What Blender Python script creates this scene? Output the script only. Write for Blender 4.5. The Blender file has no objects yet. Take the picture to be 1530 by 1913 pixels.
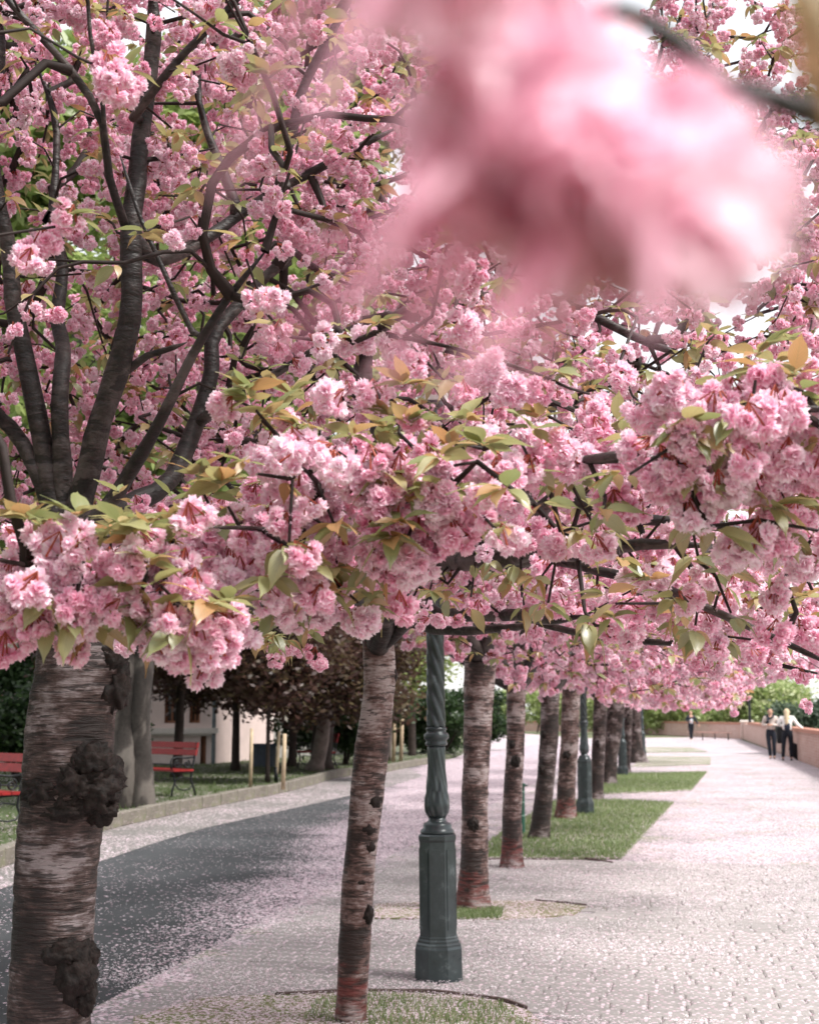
import bpy, bmesh, math, random
import numpy as np
from mathutils import Vector, Matrix, Euler, noise, kdtree

# ------------------------------------------------------------------ camera, world, sun
S = bpy.context.scene
COL = S.collection
R_ = math.radians
FPX = 2657.0; CX, CY, HY = 765.0, 956.5, 1334.0        # photograph: focal length, centre and horizon in its own pixels
EYE = 1.55
PITCH = math.atan((HY - CY) / FPX)
YAW = R_(10.24)
cam_d = bpy.data.cameras.new('camera'); cam = bpy.data.objects.new('camera', cam_d); COL.objects.link(cam)
cam.location = (0, 0, EYE); cam.rotation_euler = (math.pi / 2 + PITCH, 0, YAW)
cam_d.sensor_fit = 'VERTICAL'; cam_d.sensor_height = 36.0; cam_d.sensor_width = 28.8; cam_d.lens = 50.0
cam_d.clip_start = 0.02; cam_d.clip_end = 3000
cam_d.dof.use_dof = True; cam_d.dof.focus_distance = 4.6; cam_d.dof.aperture_fstop = 6.0
S.camera = cam
CM = Matrix.Translation(cam.location) @ cam.rotation_euler.to_matrix().to_4x4()
CMI = CM.inverted()
S.view_settings.view_transform = 'Standard'; S.view_settings.look = 'None'
S.view_settings.exposure = 1.15; S.view_settings.gamma = 1.0; S.view_settings.use_curve_mapping = False

w = bpy.data.worlds.new('World'); S.world = w; w.use_nodes = True
nt = w.node_tree; nt.nodes.clear()
sky = nt.nodes.new('ShaderNodeTexSky'); sky.sky_type = 'NISHITA'; sky.sun_disc = False
sky.sun_elevation = R_(56); sky.sun_rotation = R_(106); sky.air_density = 1.2; sky.dust_density = 3.0
mx = nt.nodes.new('ShaderNodeMixRGB'); mx.inputs[0].default_value = 0.72; mx.inputs[2].default_value = (6.6, 6.5, 6.5, 1)
bg = nt.nodes.new('ShaderNodeBackground'); bg.inputs[1].default_value = 0.11
ow = nt.nodes.new('ShaderNodeOutputWorld')
nt.links.new(sky.outputs[0], mx.inputs[1]); nt.links.new(mx.outputs[0], bg.inputs[0]); nt.links.new(bg.outputs[0], ow.inputs[0])
sd = bpy.data.lights.new('sun', 'SUN'); sun = bpy.data.objects.new('sun', sd); COL.objects.link(sun)
sd.energy = 2.9; sd.angle = R_(16); sd.color = (1, .97, .93)
# light comes from the right, a little behind the camera
sun.rotation_euler = Vector((0.75, -0.22, 1.15)).to_track_quat('Z', 'Y').to_euler()
S.cycles.max_bounces = 9; S.cycles.diffuse_bounces = 6; S.cycles.transmission_bounces = 6; S.cycles.glossy_bounces = 2
S.cycles.use_denoising = True; S.cycles.use_adaptive_sampling = False

rnd = random.Random(7)
NR = np.random.RandomState(11)

# ------------------------------------------------------------------ helpers
def at(px, py, d):
    """point seen at photograph pixel (px,py), d metres in front of the camera"""
    return CM @ Vector(((px - CX) / FPX * d, -(py - CY) / FPX * d, -d))
def G(px, py, z=0.0):
    """point of the level z seen at pixel (px,py)"""
    r = CM.to_3x3() @ Vector(((px - CX) / FPX, -(py - CY) / FPX, -1.0))
    t = (z - EYE) / r.z
    return Vector(cam.location) + r * t
def depth(p): return -(CMI @ Vector(p)).z
def proj(P):
    """world points (n,3) -> px, py, depth"""
    M = np.array(CMI); q = P @ M[:3, :3].T + M[:3, 3]; d = -q[:, 2]
    return CX + FPX * q[:, 0] / d, CY - FPX * q[:, 1] / d, d

def tag(o, label=None, cat=None, group=None, kind=None):
    if label: o['label'] = label
    if cat: o['category'] = cat
    if group: o['group'] = group
    if kind: o['kind'] = kind
    return o
def empty(name, loc=(0, 0, 0), rz=0):
    o = bpy.data.objects.new(name, None); COL.objects.link(o); o.location = loc; o.rotation_euler = (0, 0, rz)
    o.empty_display_size = .1
    return o
def link(name, me, parent=None, loc=(0, 0, 0), rot=(0, 0, 0), scale=(1, 1, 1)):
    o = bpy.data.objects.new(name, me); COL.objects.link(o)
    o.location = loc; o.rotation_euler = rot; o.scale = scale
    if parent is not None: o.parent = parent
    return o
def mesh_np(name, V, F, mat=None, smooth=False, tint=None, uv=None):
    V = np.asarray(V, dtype=np.float32)
    me = bpy.data.meshes.new(name)
    if isinstance(F, np.ndarray):
        n, k = F.shape
        me.vertices.add(len(V)); me.vertices.foreach_set('co', V.ravel())
        me.loops.add(n * k); me.loops.foreach_set('vertex_index', F.astype(np.int32).ravel())
        me.polygons.add(n); me.polygons.foreach_set('loop_start', np.arange(0, n * k, k, dtype=np.int32))
        me.update(calc_edges=True)
    else:
        me.from_pydata([tuple(v) for v in V.tolist()], [], F)
    if smooth: me.polygons.foreach_set('use_smooth', np.ones(len(me.polygons), dtype=bool))
    if tint is not None:
        a = me.attributes.new('tint', 'FLOAT', 'POINT'); a.data.foreach_set('value', np.asarray(tint, dtype=np.float32))
    if uv is not None:
        a = me.attributes.new('luv', 'FLOAT_VECTOR', 'POINT'); a.data.foreach_set('vector', np.asarray(uv, dtype=np.float32).ravel())
    if mat: me.materials.append(mat)
    return me

class MB:
    """collects shapes, builds one mesh object"""
    def __init__(s): s.v = []; s.f = []; s.m = []
    def add(s, V, F, m=0):
        o = len(s.v); s.v += [tuple(v) for v in V]; s.f += [tuple(i + o for i in f) for f in F]; s.m += [m] * len(F); return s
    def box(s, c, size, rz=0, m=0, taper=1.0, M=None):
        hx, hy, hz = size[0] / 2, size[1] / 2, size[2] / 2
        V = []
        for z, t in ((-hz, 1), (hz, taper)):
            for x, y in ((-hx, -hy), (hx, -hy), (hx, hy), (-hx, hy)): V.append(Vector((x * t, y * t, z)))
        Q = (M or Matrix.Rotation(rz, 3, 'Z'))
        V = [Vector(c) + Q @ v for v in V]
        return s.add(V, [(3, 2, 1, 0), (4, 5, 6, 7), (0, 1, 5, 4), (1, 2, 6, 5), (2, 3, 7, 6), (3, 0, 4, 7)], m)
    def tube(s, pts, rad, n=8, cap=True, m=0, flat=None):
        pts = [Vector(p) for p in pts]
        if not hasattr(rad, '__len__'): rad = [rad] * len(pts)
        up = None; V = []; F = []
        for i, p in enumerate(pts):
            t = (pts[min(i + 1, len(pts) - 1)] - pts[max(i - 1, 0)])
            if t.length < 1e-9: t = Vector((0, 0, 1))
            t.normalize()
            if up is None:
                up = Vector((0, 0, 1)) if abs(t.z) < .9 else Vector((1, 0, 0))
            x = t.cross(up)
            if x.length < 1e-6: x = t.orthogonal()
            x.normalize(); y = x.cross(t).normalized(); up = y
            for k in range(n):
                a = 2 * math.pi * k / n
                V.append(p + (x * math.cos(a) + y * math.sin(a)) * rad[i])
        for i in range(len(pts) - 1):
            for k in range(n):
                F.append((i * n + k, i * n + (k + 1) % n, (i + 1) * n + (k + 1) % n, (i + 1) * n + k))
        if cap:
            F.append(tuple(range(n))[::-1]); F.append(tuple((len(pts) - 1) * n + k for k in range(n)))
        return s.add(V, F, m)
    def lathe(s, prof, n=24, c=(0, 0, 0), m=0, rfun=None, twist=0.0, phase=0.0):
        V = []; F = []
        for i, (r, z) in enumerate(prof):
            for k in range(n):
                a = 2 * math.pi * k / n + phase
                rr = r if rfun is None else rfun(r, z, a)
                V.append((c[0] + rr * math.cos(a), c[1] + rr * math.sin(a), c[2] + z))
        for i in range(len(prof) - 1):
            for k in range(n):
                F.append((i * n + k, i * n + (k + 1) % n, (i + 1) * n + (k + 1) % n, (i + 1) * n + k))
        F.append(tuple(range(n))[::-1]); F.append(tuple((len(prof) - 1) * n + k for k in range(n)))
        return s.add(V, F, m)
    def build(s, name, mats, parent=None, loc=(0, 0, 0), smooth=False, rz=0):
        me = bpy.data.meshes.new(name); me.from_pydata(s.v, [], s.f)
        for mm in (mats if isinstance(mats, (list, tuple)) else [mats]): me.materials.append(mm)
        if any(s.m): me.polygons.foreach_set('material_index', s.m)
        if smooth: me.polygons.foreach_set('use_smooth', [True] * len(me.polygons))
        me.update()
        return link(name, me, parent, loc, (0, 0, rz))

def catmull(P, step):
    P = [Vector(p) for p in P]; out = []
    Q = [P[0] * 2 - P[1]] + P + [P[-1] * 2 - P[-2]]
    for i in range(1, len(Q) - 2):
        L = (Q[i + 1] - Q[i]).length; n = max(1, int(round(L / step)))
        for k in range(n):
            t = k / n
            out.append(0.5 * ((2 * Q[i]) + (-Q[i - 1] + Q[i + 1]) * t + (2 * Q[i - 1] - 5 * Q[i] + 4 * Q[i + 1] - Q[i + 2]) * t * t
                              + (-Q[i - 1] + 3 * Q[i] - 3 * Q[i + 1] + Q[i + 2]) * t ** 3))
    out.append(P[-1]); return out

# ------------------------------------------------------------------ materials
def newmat(name):
    m = bpy.data.materials.new(name); m.use_nodes = True; t = m.node_tree; t.nodes.clear()
    return m, t
class NT:
    def __init__(s, t): s.t = t
    def n(s, typ, **kw):
        nd = s.t.nodes.new(typ)
        for k, v in kw.items():
            if k.startswith('i_'):
                key = k[2:]; key = int(key) if key.isdigit() else key.replace('_', ' ')
                nd.inputs[key].default_value = v
            else: setattr(nd, k, v)
        return nd
    def l(s, a, b): s.t.links.new(a, b)
    def ramp(s, fac, stops):
        r = s.n('ShaderNodeValToRGB'); e = r.color_ramp.elements
        while len(e) < len(stops): e.new(0.5)
        for el, (p, c) in zip(e, stops):
            el.position = p; el.color = (*c, 1) if len(c) == 3 else c
        if fac is not None: s.l(fac, r.inputs[0])
        return r.outputs[0]
    def noise(s, vec, scale, detail=4, rough=.55, dist=0):
        nd = s.n('ShaderNodeTexNoise'); nd.inputs['Scale'].default_value = scale; nd.inputs['Detail'].default_value = detail
        nd.inputs['Roughness'].default_value = rough; nd.inputs['Distortion'].default_value = dist
        if vec is not None: s.l(vec, nd.inputs['Vector'])
        return nd.outputs['Fac']
    def map(s, vec, sc=(1, 1, 1), loc=(0, 0, 0), rot=(0, 0, 0)):
        nd = s.n('ShaderNodeMapping'); nd.inputs['Scale'].default_value = sc; nd.inputs['Location'].default_value = loc
        nd.inputs['Rotation'].default_value = rot; s.l(vec, nd.inputs['Vector']); return nd.outputs[0]
    def mix(s, f, a, b, mode='MIX'):
        nd = s.n('ShaderNodeMixRGB', blend_type=mode)
        for i, v in enumerate((f, a, b)):
            if isinstance(v, (int, float)): nd.inputs[i].default_value = v
            elif isinstance(v, tuple): nd.inputs[i].default_value = (*v, 1)
            else: s.l(v, nd.inputs[i])
        return nd.outputs[0]
    def math(s, op, a, b=None, clamp=False):
        nd = s.n('ShaderNodeMath', operation=op, use_clamp=clamp)
        for i, v in enumerate((a, b)):
            if v is None: continue
            if isinstance(v, (int, float)): nd.inputs[i].default_value = v
            else: s.l(v, nd.inputs[i])
        return nd.outputs[0]
    def out(s, sh):
        o = s.n('ShaderNodeOutputMaterial'); s.l(sh, o.inputs[0])
    def principled(s, col, rough=.8, bump=None, bstr=.5, bdist=.01, metal=0, spec=.3):
        p = s.n('ShaderNodeBsdfPrincipled')
        if isinstance(col, tuple): p.inputs['Base Color'].default_value = (*col, 1)
        else: s.l(col, p.inputs['Base Color'])
        if isinstance(rough, (int, float)): p.inputs['Roughness'].default_value = rough
        else: s.l(rough, p.inputs['Roughness'])
        p.inputs['Metallic'].default_value = metal; p.inputs['Specular IOR Level'].default_value = spec
        if bump is not None:
            b = s.n('ShaderNodeBump'); b.inputs['Strength'].default_value = bstr; b.inputs['Distance'].default_value = bdist
            s.l(bump, b.inputs['Height']); s.l(b.outputs[0], p.inputs['Normal'])
        return p.outputs[0]

def plain(name, col, rough=.7, var=.25, scale=8, bump=.3, metal=0, spec=.3):
    m, t = newmat(name); N = NT(t)
    c = N.n('ShaderNodeTexCoord').outputs['Object']
    f = N.noise(c, scale, 6, .65)
    dk = tuple(x * (1 - var) for x in col); lt = tuple(min(1, x * (1 + var)) for x in col)
    N.out(N.principled(N.ramp(f, [(.3, dk), (.7, lt)]), rough, f, bump, .01, metal, spec)); return m

def petal_mat(name, deep, mid, pale, trans=.38):
    m, t = newmat(name); N = NT(t)
    a = N.n('ShaderNodeAttribute', attribute_name='tint').outputs['Fac']
    r = N.n('ShaderNodeObjectInfo').outputs['Random']
    v = N.math('ADD', a, N.math('MULTIPLY', N.math('SUBTRACT', r, .5), .42))
    c = N.ramp(v, [(.05, deep), (.45, mid), (.95, pale)])
    d = N.n('ShaderNodeBsdfDiffuse'); N.l(c, d.inputs[0])
    tr = N.n('ShaderNodeBsdfTranslucent'); N.l(c, tr.inputs[0])
    ms = N.n('ShaderNodeMixShader'); ms.inputs[0].default_value = trans
    N.l(d.outputs[0], ms.inputs[1]); N.l(tr.outputs[0], ms.inputs[2]); N.out(ms.outputs[0]); return m
M_PETAL = petal_mat('blossom_petal', (.86, .37, .54), (.95, .62, .75), (.97, .86, .91), .42)
M_CALYX = plain('calyx_red', (.28, .06, .035), .6)

def leaf_mat(name, c0, c1, c2, trans=.4, veins=True, vary=1.0, gloss=.07):
    m, t = newmat(name); N = NT(t)
    r = N.n('ShaderNodeObjectInfo').outputs['Random']
    a = N.n('ShaderNodeAttribute', attribute_name='tint').outputs['Fac']
    v = N.math('FRACT', N.math('ADD', r, a))
    c = N.ramp(v, [(.1, c0), (.55, c1), (.95, c2)])
    if veins:
        uv = N.n('ShaderNodeAttribute', attribute_name='luv').outputs['Vector']
        sx = N.n('ShaderNodeSeparateXYZ'); N.l(uv, sx.inputs[0])
        ay = N.math('ABSOLUTE', sx.outputs[1])
        k = N.math('SUBTRACT', sx.outputs[0], N.math('MULTIPLY', ay, .38))
        wv = N.math('SINE', N.math('MULTIPLY', k, 62.0))
        line = N.math('GREATER_THAN', wv, .72)
        mid = N.math('LESS_THAN', ay, .05)
        ln = N.math('MAXIMUM', line, mid)
        c = N.mix(N.math('MULTIPLY', ln, .28), c, tuple(x * .5 for x in c1))
    d = N.n('ShaderNodeBsdfDiffuse'); N.l(c, d.inputs[0])
    tr = N.n('ShaderNodeBsdfTranslucent'); N.l(c, tr.inputs[0])
    ms = N.n('ShaderNodeMixShader'); ms.inputs[0].default_value = trans
    N.l(d.outputs[0], ms.inputs[1]); N.l(tr.outputs[0], ms.inputs[2])
    g = N.n('ShaderNodeBsdfGlossy'); g.inputs['Roughness'].default_value = .42; g.inputs[0].default_value = (.9, .9, .9, 1)
    m2 = N.n('ShaderNodeMixShader'); m2.inputs[0].default_value = gloss
    N.l(ms.outputs[0], m2.inputs[1]); N.l(g.outputs[0], m2.inputs[2]); N.out(m2.outputs[0]); return m
M_LEAF = leaf_mat('young_cherry_leaf', (.25, .28, .11), (.40, .37, .16), (.50, .28, .12), .48)
def foliage_mat(name, a, b, c): return leaf_mat(name, a, b, c, .45, False, gloss=.03)
M_GREEN = foliage_mat('bright_green_foliage', (.15, .21, .06), (.27, .34, .10), (.38, .44, .18))
M_DKGREEN = foliage_mat('dark_green_foliage', (.015, .035, .012), (.03, .06, .02), (.05, .09, .03))
M_PURPLE = foliage_mat('dark_red_foliage', (.045, .022, .018), (.085, .042, .034), (.11, .085, .04))
M_PALEGREEN = foliage_mat('pale_spring_foliage', (.26, .34, .12), (.38, .45, .18), (.5, .52, .3))

def bark_mat(name, dark, midc, pale, palef=.5, red=0.0, ring=9.0, bump=.7):
    m, t = newmat(name); N = NT(t)
    c = N.n('ShaderNodeTexCoord').outputs['Object']
    wob = N.noise(c, 5, 3)
    a = N.noise(N.map(c, (2.6, 2.6, ring * 1.7)), 2.0, 6, .66, .6)      # horizontal bands
    b = N.noise(N.map(c, (4, 4, ring * 4.2)), 2.0, 4, .6, .2)             # fine lenticels
    p = N.noise(c, 3.2, 5, .6)                                            # patches
    q = N.math('ADD', N.math('MULTIPLY', N.math('SUBTRACT', p, .5), 1.5), N.math('ADD', N.math('MULTIPLY', a, .55), .45))
    q = N.math('ADD', q, N.math('MULTIPLY', N.math('SUBTRACT', N.noise(N.map(c, (9, 9, ring * 7)), 2.0, 6, .75), .5), .55))
    col = N.ramp(q, [(.64 - .1 * palef, dark), (.76 - .1 * palef, midc), (.92 - .1 * palef, pale)])
    len_ = N.ramp(b, [(.415, (0, 0, 0)), (.445, (1, 1, 1))])
    col = N.mix(len_, N.mix(.8, col, tuple(x * .5 for x in dark)), col)
    dk = N.ramp(a, [(.3, (0, 0, 0)), (.42, (1, 1, 1))])
    col = N.mix(dk, tuple(x * .7 for x in dark), col)
    if red > 0:
        z = N.n('ShaderNodeSeparateXYZ'); N.l(c, z.inputs[0])
        rr = N.math('MULTIPLY', N.math('LESS_THAN', N.math('ADD', z.outputs[2], N.math('MULTIPLY', wob, .5)), .62 * red + .25),
                    N.ramp(N.noise(N.map(c, (3, 3, 12)), 2.5, 4), [(.44, (0, 0, 0)), (.60, (.75, .75, .75))]))
        col = N.mix(rr, col, (.19, .035, .03))
    h = N.math('ADD', N.math('MULTIPLY', a, .7), N.math('MULTIPLY', b, .9))
    N.out(N.principled(col, .55, h, bump, .035, spec=.45)); return m
M_BARK = bark_mat('cherry_bark', (.022, .013, .011), (.085, .052, .045), (.33, .28, .28), -.15)
M_BARK2 = bark_mat('cherry_bark_with_red_lichen', (.032, .018, .015), (.16, .092, .080), (.42, .35, .34), .30, red=.45, ring=6)
M_LIMB = bark_mat('cherry_limb_bark', (.016, .011, .010), (.034, .024, .021), (.085, .068, .064), .1, ring=2.5, bump=.5)
M_BURL = plain('burl_bark', (.017, .011, .009), .6, .85, 26, 1.0)
M_TWIG = plain('twig_bark', (.024, .015, .013), .7, .3, 20, .2)
M_GREYBARK = plain('grey_flaking_bark', (.14, .115, .10), .85, .5, 4, .8)
M_DKBARK = plain('dark_bark', (.035, .026, .022), .9, .5, 6, .8)

# ------------------------------------------------------------------ ground materials
def petal_speckle(N, c, size, cover_lo, cover_hi, cover_scale=.5, drift=None):
    vo = N.n('ShaderNodeTexVoronoi', feature='F1'); vo.inputs['Scale'].default_value = 1 / size; N.l(c, vo.inputs['Vector'])
    sp = N.n('ShaderNodeSeparateColor'); N.l(vo.outputs['Color'], sp.inputs[0])
    big = N.noise(c, cover_scale, 5, .62)
    cov = N.n('ShaderNodeMapRange'); N.l(big, cov.inputs[0]); cov.inputs[1].default_value = .32; cov.inputs[2].default_value = .68
    cov.inputs[3].default_value = cover_lo; cov.inputs[4].default_value = cover_hi
    cv = cov.outputs[0]
    if drift:      # petals lie thicker towards one side: x0 -> x1 adds drift[2]
        sx = N.n('ShaderNodeSeparateXYZ'); N.l(c, sx.inputs[0]); mr = N.n('ShaderNodeMapRange'); mr.interpolation_type = 'SMOOTHSTEP'
        N.l(N.math('ADD', N.math('ADD', sx.outputs[0], N.math('MULTIPLY', N.math('SUBTRACT', sx.outputs[1], 13.0), .13)), N.math('MULTIPLY', N.math('SUBTRACT', big, .5), 2.5)), mr.inputs[0]); mr.inputs[1].default_value = drift[0]; mr.inputs[2].default_value = drift[1]; mr.inputs[3].default_value = 0; mr.inputs[4].default_value = drift[2]
        far = N.n('ShaderNodeMapRange'); N.l(sx.outputs[1], far.inputs[0]); far.inputs[1].default_value = drift[3]; far.inputs[2].default_value = drift[4]; far.inputs[3].default_value = drift[5]; far.inputs[4].default_value = 1
        cv = N.math('ADD', cv, N.math('MULTIPLY', mr.outputs[0], far.outputs[0]))
    hit = N.math('LESS_THAN', sp.outputs[0], cv)
    near = N.math('LESS_THAN', vo.outputs['Distance'], .62)
    mask = N.math('MULTIPLY', hit, near)
    pc = N.ramp(sp.outputs[1], [(0, (.47, .33, .38)), (.5, (.60, .46, .52)), (1, (.70, .62, .66))])
    return mask, pc, cov.outputs[0]
def ground_mat(name, c0, c1, lo, hi, scale=3.0, size=.02, cover_scale=.5, rough=.9, fine=60, moss=0.0, avg=None, bump=.4, drift=None):
    m, t = newmat(name); N = NT(t)
    c = N.n('ShaderNodeTexCoord').outputs['Object']
    f = N.noise(c, scale, 6, .6); g = N.noise(c, fine, 3, .7)
    col = N.ramp(f, [(.3, c0), (.7, c1)])
    col = N.mix(.35, col, N.ramp(g, [(.3, tuple(x * .55 for x in c0)), (.7, tuple(min(1, x * 1.3) for x in c1))]))
    if moss > 0:
        col = N.mix(N.ramp(N.noise(c, 1.7, 5, .7), [(.5, (0, 0, 0)), (.66, (moss,) * 3)]), col, (.13, .17, .04))
    mask, pc, cov = petal_speckle(N, c, size, lo, hi, cover_scale, drift)
    col = N.mix(mask, col, pc)
    N.out(N.principled(col, rough, g, bump, .004)); return m
M_PATH = ground_mat('petal_strewn_paving', (.16, .15, .15), (.28, .26, .265), .25, .9, moss=.6, size=.022, cover_scale=.45)
M_SETT = ground_mat('worn_grey_sett', (.21, .195, .19), (.36, .335, .325), .0, .25, scale=1.6, size=.02, fine=90, bump=.6)
M_ROAD = ground_mat('asphalt_with_petals', (.022, .024, .027), (.060, .063, .067), .0, .06, scale=.9, size=.02, cover_scale=.30, fine=120, bump=.8, drift=(-4.3, -3.2, .8, 8, 12, .10))
M_GUTTER = ground_mat('gutter_setts_with_petals', (.11, .105, .10), (.18, .17, .16), .03, .42, size=.025)
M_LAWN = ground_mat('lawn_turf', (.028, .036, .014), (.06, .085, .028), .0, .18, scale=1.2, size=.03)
M_PLOT = ground_mat('plot_turf', (.10, .12, .06), (.20, .22, .13), .12, .5, scale=2.5, size=.02)
M_PLOTN = ground_mat('plot_soil_with_petals', (.15, .13, .08), (.22, .21, .11), .3, .8, scale=3, size=.017, moss=.7)
M_EARTH = ground_mat('ground_earth', (.07, .09, .03), (.12, .13, .06), .0, .1)
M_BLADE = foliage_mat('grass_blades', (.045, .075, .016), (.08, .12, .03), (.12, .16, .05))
M_BLADEP = foliage_mat('pale_grass_blades', (.15, .22, .08), (.23, .31, .125), (.33, .38, .20))
M_KERB = ground_mat('limestone_kerb', (.10, .09, .072), (.20, .18, .15), .0, .06, scale=5, size=.012, moss=.4)

# ------------------------------------------------------------------ the ground
def sheet(name, pts, mat, z, th=None, label=None):
    mb = MB(); n = len(pts)
    top = [(p[0], p[1], z) for p in pts]
    if th:
        mb.add(top + [(p[0], p[1], z - th) for p in pts], [tuple(range(n))] + [(i, i + n, (i + 1) % n + n, (i + 1) % n) for i in range(n)])
    else: mb.add(top, [tuple(range(n))])
    o = mb.build(name, mat)
    # face up
    me = o.data; me.update()
    if me.polygons[0].normal.z < 0:
        me.flip_normals()
    return tag(o, label, None, None, 'structure')
def pxy(l): return [G(a, b) for a, b in l]
sheet('ground', [(-900, -400), (900, -400), (900, 1600), (-900, 1600)], M_EARTH, -.02)

kerb_px = [(-420, 1790), (-200, 1690), (0, 1618), (100, 1582), (200, 1549), (300, 1526), (340, 1517), (420, 1502), (520, 1482), (575, 1468), (632, 1452), (700, 1446), (760, 1434), (800, 1427)]
kerb_w = pxy(kerb_px)
BX = -3.05
road_pts = kerb_w + [G(860, 1412), G(1000, 1392), Vector((BX - 2, 75, 0)), Vector((BX, 60, 0)), Vector((BX, 3, 0)), Vector((kerb_w[0].x, 3, 0))]
path_pts = [(BX, 2), (4.25, 2), (4.25, 100)] + [tuple(G(1100, 1379).xy), tuple(G(980, 1371).xy), tuple(G(900, 1370).xy), tuple(G(860, 1412).xy), tuple(G(1000, 1392).xy), (BX - 2, 75), (BX, 60)]
sheet('road', [p.xy for p in road_pts], M_ROAD, .000)
path = sheet('path', path_pts, M_PATH, .004)
gut = kerb_px[2:-1]
gut_far = [(0, 1662), (100, 1632), (200, 1606), (300, 1572), (380, 1548), (460, 1530), (540, 1512), (640, 1490), (720, 1472), (790, 1450)]
sheet('gutter', [p.xy for p in pxy(gut)] + [p.xy for p in pxy(gut_far)][::-1], M_GUTTER, .004)
lawn_pts = [p.xy for p in kerb_w] + [G(850, 1416).xy, G(880, 1400).xy, (-30, 120), (-90, 120), (-90, 10), (kerb_w[0].x - 8, kerb_w[0].y - 2)]
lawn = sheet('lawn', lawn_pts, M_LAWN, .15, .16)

# kerb stones, each its own block
kerb = tag(empty('kerb'), None, None, None, 'structure')
kp = catmull(kerb_w, .06); acc = 0; start = kp[0]; LST = .85
i0 = 0; dist = [0]
for a, b in zip(kp, kp[1:]): dist.append(dist[-1] + (b - a).length)
def on_k(s):
    s = max(0, min(s, dist[-1] - 1e-4)); i = int(np.searchsorted(dist, s, side='right')) - 1
    t = (s - dist[i]) / max(1e-6, dist[i + 1] - dist[i]); return kp[i].lerp(kp[i + 1], t)
s = 0
while s < dist[-1] - .3:
    L = rnd.uniform(.75, 1.1); a = on_k(s + .008); b = on_k(s + L - .008); mid = (a + b) / 2; dv = (b - a)
    mb = MB(); z = .20 + rnd.uniform(-.012, .012)
    mb.box((0, 0, z / 2), (dv.length, .16, z), taper=.97)
    bm = bmesh.new(); me = bpy.data.meshes.new('kerb_stone'); me.from_pydata(mb.v, [], mb.f); bm.from_mesh(me)
    bmesh.ops.bevel(bm, geom=bm.edges[:], offset=.012, segments=1, affect='EDGES'); bm.to_mesh(me); bm.free(); me.materials.append(M_KERB)
    link('kerb_stone', me, kerb, mid, (0, rnd.uniform(-.01, .01), math.atan2(dv.y, dv.x) + rnd.uniform(-.015, .015)))
    s += L

# grass plots between the trees
def inside(poly, x, y):
    c = np.zeros(len(x), bool); n = len(poly); j = n - 1
    for i in range(n):
        xi, yi = poly[i][0], poly[i][1]; xj, yj = poly[j][0], poly[j][1]
        k = ((yi > y) != (yj > y)) & (x < (xj - xi) * (y - yi) / (yj - yi + 1e-12) + xi); c ^= k; j = i
    return c
plots_px = [
 [(250, 1905), (380, 1868), (520, 1863), (700, 1858), (860, 1864), (940, 1876), (985, 1892), (1100, 1990), (1150, 2150), (250, 2150)],
 [(700, 1692), (860, 1686), (1000, 1686), (1098, 1696), (1070, 1712), (940, 1722), (700, 1718)],
 [(880, 1607), (1160, 1607), (1258, 1502), (1150, 1497), (1030, 1500), (935, 1560), (905, 1585)],
 [(1085, 1487), (1291, 1478), (1320, 1444), (1153, 1447), (1120, 1465)],
 [(1180, 1433), (1327, 1429), (1327, 1415), (1205, 1413)],
 [(1195, 1407), (1320, 1405), (1290, 1397), (1200, 1396)]]
plots = []
plot_names = ['grass_plot'] * 6
for i, pl in enumerate(plots_px):
    P = [p.xy for p in pxy(pl)]
    plots.append(P)
    sheet('grass_plot', P, M_PLOTN if i < 2 else M_PLOT, .016 + (.012 if i > 1 else 0), .02)
# rusty edging strips of the plots
for k, (pts, lab) in enumerate([
    ([(515, 1864), (700, 1857), (860, 1863), (930, 1874), (985, 1890)], 'thin rusty edging strip curving round the nearest grass plot'),
    ([(1000, 1686), (1060, 1690), (1097, 1696)], 'short rusty edging strip poking out of the petals right of the second cherry plot'),
    ([(905, 1608), (1000, 1608), (1080, 1606), (1145, 1614)], 'dark edging strip along the front of the green plot behind the fourth trunk')]):
    P = catmull(pxy(pts), .1); mb = MB()
    V = []; F = []
    for i, p in enumerate(P):
        hz = .028 + .012 * noise.noise(p * 3)
        V += [(p.x, p.y - .012, 0), (p.x, p.y - .012, hz), (p.x, p.y + .012, hz), (p.x, p.y + .012, 0)]
    for i in range(len(P) - 1):
        for a in range(3): F.append((i * 4 + a, i * 4 + a + 1, i * 4 + 5 + a, i * 4 + 4 + a))
    mb.add(V, F); tag(mb.build('plot_edging', plain('rusty_edging_%d' % k, (.12, .085, .078), .9, .5, 20)), lab, 'edging', 'edging strips of the grass plots')

# paving setts: the nearest as blocks of their own, the rest of the near paving as one mesh
def sett_shape(lx, ly, h):
    a = .012
    V = [(-lx / 2, -ly / 2, 0), (lx / 2, -ly / 2, 0), (lx / 2, ly / 2, 0), (-lx / 2, ly / 2, 0),
         (-lx / 2, -ly / 2, h - .006), (lx / 2, -ly / 2, h - .006), (lx / 2, ly / 2, h - .006), (-lx / 2, ly / 2, h - .006),
         (-lx / 2 + a, -ly / 2 + a, h), (lx / 2 - a, -ly / 2 + a, h), (lx / 2 - a, ly / 2 - a, h), (-lx / 2 + a, ly / 2 - a, h)]
    F = [(0, 1, 5, 4), (1, 2, 6, 5), (2, 3, 7, 6), (3, 0, 4, 7), (4, 5, 9, 8), (5, 6, 10, 9), (6, 7, 11, 10), (7, 4, 8, 11), (8, 9, 10, 11)]
    return V, F
sett_meshes = []
for k in range(6):
    V, F = sett_shape(1, 1, 1)
    V = np.array(V); lx = .20 + .03 * k; ly = .150
    V, F = sett_shape(lx - .006, ly - .006, .010); sett_meshes.append((mesh_np('paving_stone', np.array(V), [list(f) for f in F], M_SETT), lx, ly, V, F))
setts = []
y = 6.0; row = 0
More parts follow.
